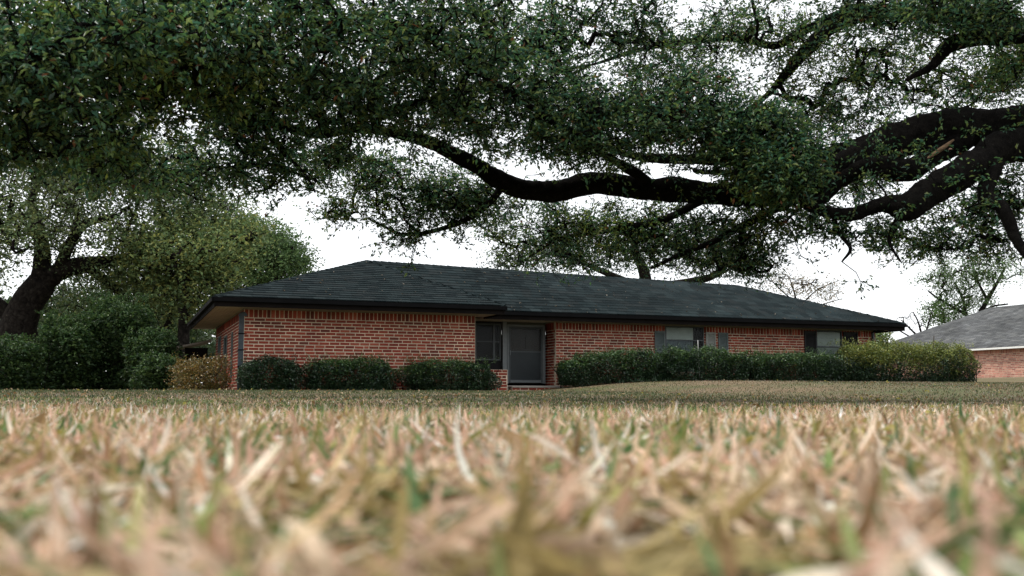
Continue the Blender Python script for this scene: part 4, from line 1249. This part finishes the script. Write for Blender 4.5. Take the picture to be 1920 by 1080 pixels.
shingle_patch(nD, nA, r1_, r1_, expo=.3, width=.5, cols=NS, mat=M['nroof'], parent=nroof)
for p, q_ in ((nA, r1_), (nB_, r2_), (r1_, r2_)):
    caps(p, q_, nroof, M['nroof'], cols=NS)
one('gutter', M['white'], nh, NK - .72, NK - .56, 21.6, 49.5, NZ - .17, NZ - .03)
one('soffit', M['soffit'], nh, NK - .55, NK, 21.6, 49.5, NZ - .14, NZ - .12)

# ------------------------------------------------------------------ grass
STRAW = np.array([(0.36, 0.28, 0.12), (0.54, 0.38, 0.26), (0.66, 0.51, 0.36), (0.28, 0.17, 0.09), (0.74, 0.63, 0.50), (0.56, 0.37, 0.25), (0.46, 0.28, 0.17), (0.64, 0.47, 0.34), (0.82, 0.76, 0.66), (0.58, 0.37, 0.27)])
GREEN = np.array([(0.15, 0.21, 0.06), (0.10, 0.18, 0.06), (0.20, 0.24, 0.08), (0.24, 0.23, 0.07), (0.08, 0.15, 0.06)])
def blades(name, x, y, L, wdt, theta0, curl, seg, gmask, label=None, pal=STRAW, fade=1.0, lump=0.0, patch=0.0):
    N = len(x)
    z = ground(x, y) - .004
    if lump:                                            # matted tussocks and hollows
        z = z + lump * (vnoise(np.column_stack([x, y]), 9, 2) - .35) + .3 * lump * rng.random(N)
    az = rng.uniform(0, 2 * math.pi, N)
    dirv = np.column_stack([np.cos(az), np.sin(az), np.zeros(N)])
    tw = rng.normal(0, .6, N)
    side = np.column_stack([-np.sin(az) * np.cos(tw), np.cos(az) * np.cos(tw), np.sin(tw)])
    P = np.column_stack([x, y, z])
    Vs = []
    th = theta0.copy()
    shape = {2: (1, .8, .12), 3: (.8, 1, .72, .1), 4: (.75, 1, .9, .6, .08)}[seg]
    for i in range(seg + 1):
        w = (wdt * shape[i] / 2)[:, None]
        Vs += [P - side * w, P + side * w]
        st = (L / seg)[:, None]
        P = P + (dirv * np.sin(th)[:, None] + A((0, 0, 1.)) * np.cos(th)[:, None]) * st
        th = th + curl / seg
    V = np.stack(Vs, 1)
    g = ground(V[:, :, 0].ravel(), V[:, :, 1].ravel()).reshape(N, -1)
    V[:, :, 2] = np.maximum(V[:, :, 2], g + .001)
    nv = 2 * (seg + 1)
    o = (np.arange(N) * nv)[:, None]
    Fq = np.concatenate([o + A([2 * i, 2 * i + 1, 2 * i + 3, 2 * i + 2]) for i in range(seg)], 0)
    if patch:                                           # neighbouring blades share an age and hue
        pn = vnoise(np.column_stack([x, y]), patch, 2)
        idx = np.clip(((pn - .5) * 2.6 + .5 + rng.normal(0, .16, N)) * len(pal), 0, len(pal) - 1).astype(int)
    else:
        idx = rng.integers(len(pal), size=N)
    col = pal[idx] * (1 + rng.normal(0, .18, (N, 1)))
    gr = GREEN[rng.integers(len(GREEN), size=N)] * (1 + rng.normal(0, .18, (N, 1)))
    mixg = (rng.random(N) < gmask)
    col[mixg] = gr[mixg]
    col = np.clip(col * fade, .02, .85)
    return tag(link(name, mesh_np(name, V.reshape(-1, 3), Fq, M['grass'], np.repeat(col, nv, 0), smooth=False)), label, 'grass', kind='stuff')

def wedge(n, y0, y1, pad=.5, slope=.56):
    y = np.sqrt(rng.uniform(y0 ** 2, y1 ** 2, n))
    x = rng.uniform(-1, 1, n) * (slope * y + pad)
    return x, y

def green_share(x, y, lo, hi):
    g = vnoise(np.column_stack([x, y]), .9, 3)
    return lo + (hi - lo) * sstep(.44, .62, g)

# near turf: dry broad blades, most of them lying or curling, some upright
n = 26000
x, y = wedge(n, .10, 3.0, .22)
up_ = rng.random(n) < .06
th0 = np.where(up_, np.abs(rng.normal(0, .5, n)), rng.uniform(1.0, 1.7, n))
g_ = np.clip(sstep(.52, .66, vnoise(np.column_stack([x, y]), 6, 2)) * .75 + .06, 0, 1)
blades('lawn_grass', x, y, np.where(up_, rng.uniform(.03, .06, n), rng.uniform(.04, .11, n)), rng.uniform(.005, .0125, n), th0, rng.normal(.1, .75, n), 4, g_, 'dry straw-coloured turf with broad curling blades close by', lump=.035, patch=7.0)
n = 64000
y = 2.8 + 9.5 * rng.random(n) ** 1.25; x = rng.uniform(-1, 1, n) * (.56 * y + .8)
th0 = np.where(rng.random(n) < .80, rng.uniform(.8, 1.65, n), np.abs(rng.normal(0, .5, n)))
g_ = np.clip(sstep(.50, .62, vnoise(np.column_stack([x, y]), 1.6, 3)) * .75 + .10 + .25 * sstep(5, 11, y), 0, 1)
blades('lawn_grass', x, y, np.where(th0 < .6, rng.uniform(.02, .055, n), rng.uniform(.035, .10, n)) * (1 - .4 * sstep(5, 11, y)), rng.uniform(.004, .011, n), th0, rng.normal(.1, .8, n), 3, g_, 'straw lawn mixed with green blades in the middle of the yard', lump=.03, patch=5.0)
# taller stalks left by the mower
n = 420
y = 1.4 + 7 * rng.random(n); x = rng.uniform(-1, 1, n) * (.56 * y + .5)
blades('grass_stalks', x, y, rng.uniform(.05, .10, n), rng.uniform(.004, .007, n), np.abs(rng.normal(0, .35, n)), rng.normal(.3, .5, n), 4, np.full(n, .5), 'scattered taller stalks standing above the dry turf', pal=STRAW * .75)
n = 115000
y = 6 + 26 * rng.random(n) ** .85; x = rng.uniform(-1, 1, n) * (.6 * y + 1.5)
k_, d_ = to_kd(x, y)
ok = ~((d_ > .75) & (k_ > .7) & (k_ < 24)) & (d_ < 3.5)
x, y, k_, d_ = x[ok], y[ok], k_[ok], d_[ok]; n = len(x)
gm_ = np.clip(green_share(x, y, .40, .80) + .35 * sstep(9.5, 6, k_) * sstep(12, 20, y), 0, 1)
blades('lawn_grass', x, y, rng.uniform(.022, .045, n), rng.uniform(.010, .019, n), np.abs(rng.normal(0, .7, n)), rng.normal(.3, .5, n), 2, gm_, 'short mown lawn rising towards the house and hedges', fade=.36, patch=2.0)  # fade darkens the blade colours to stand for the tree's shade
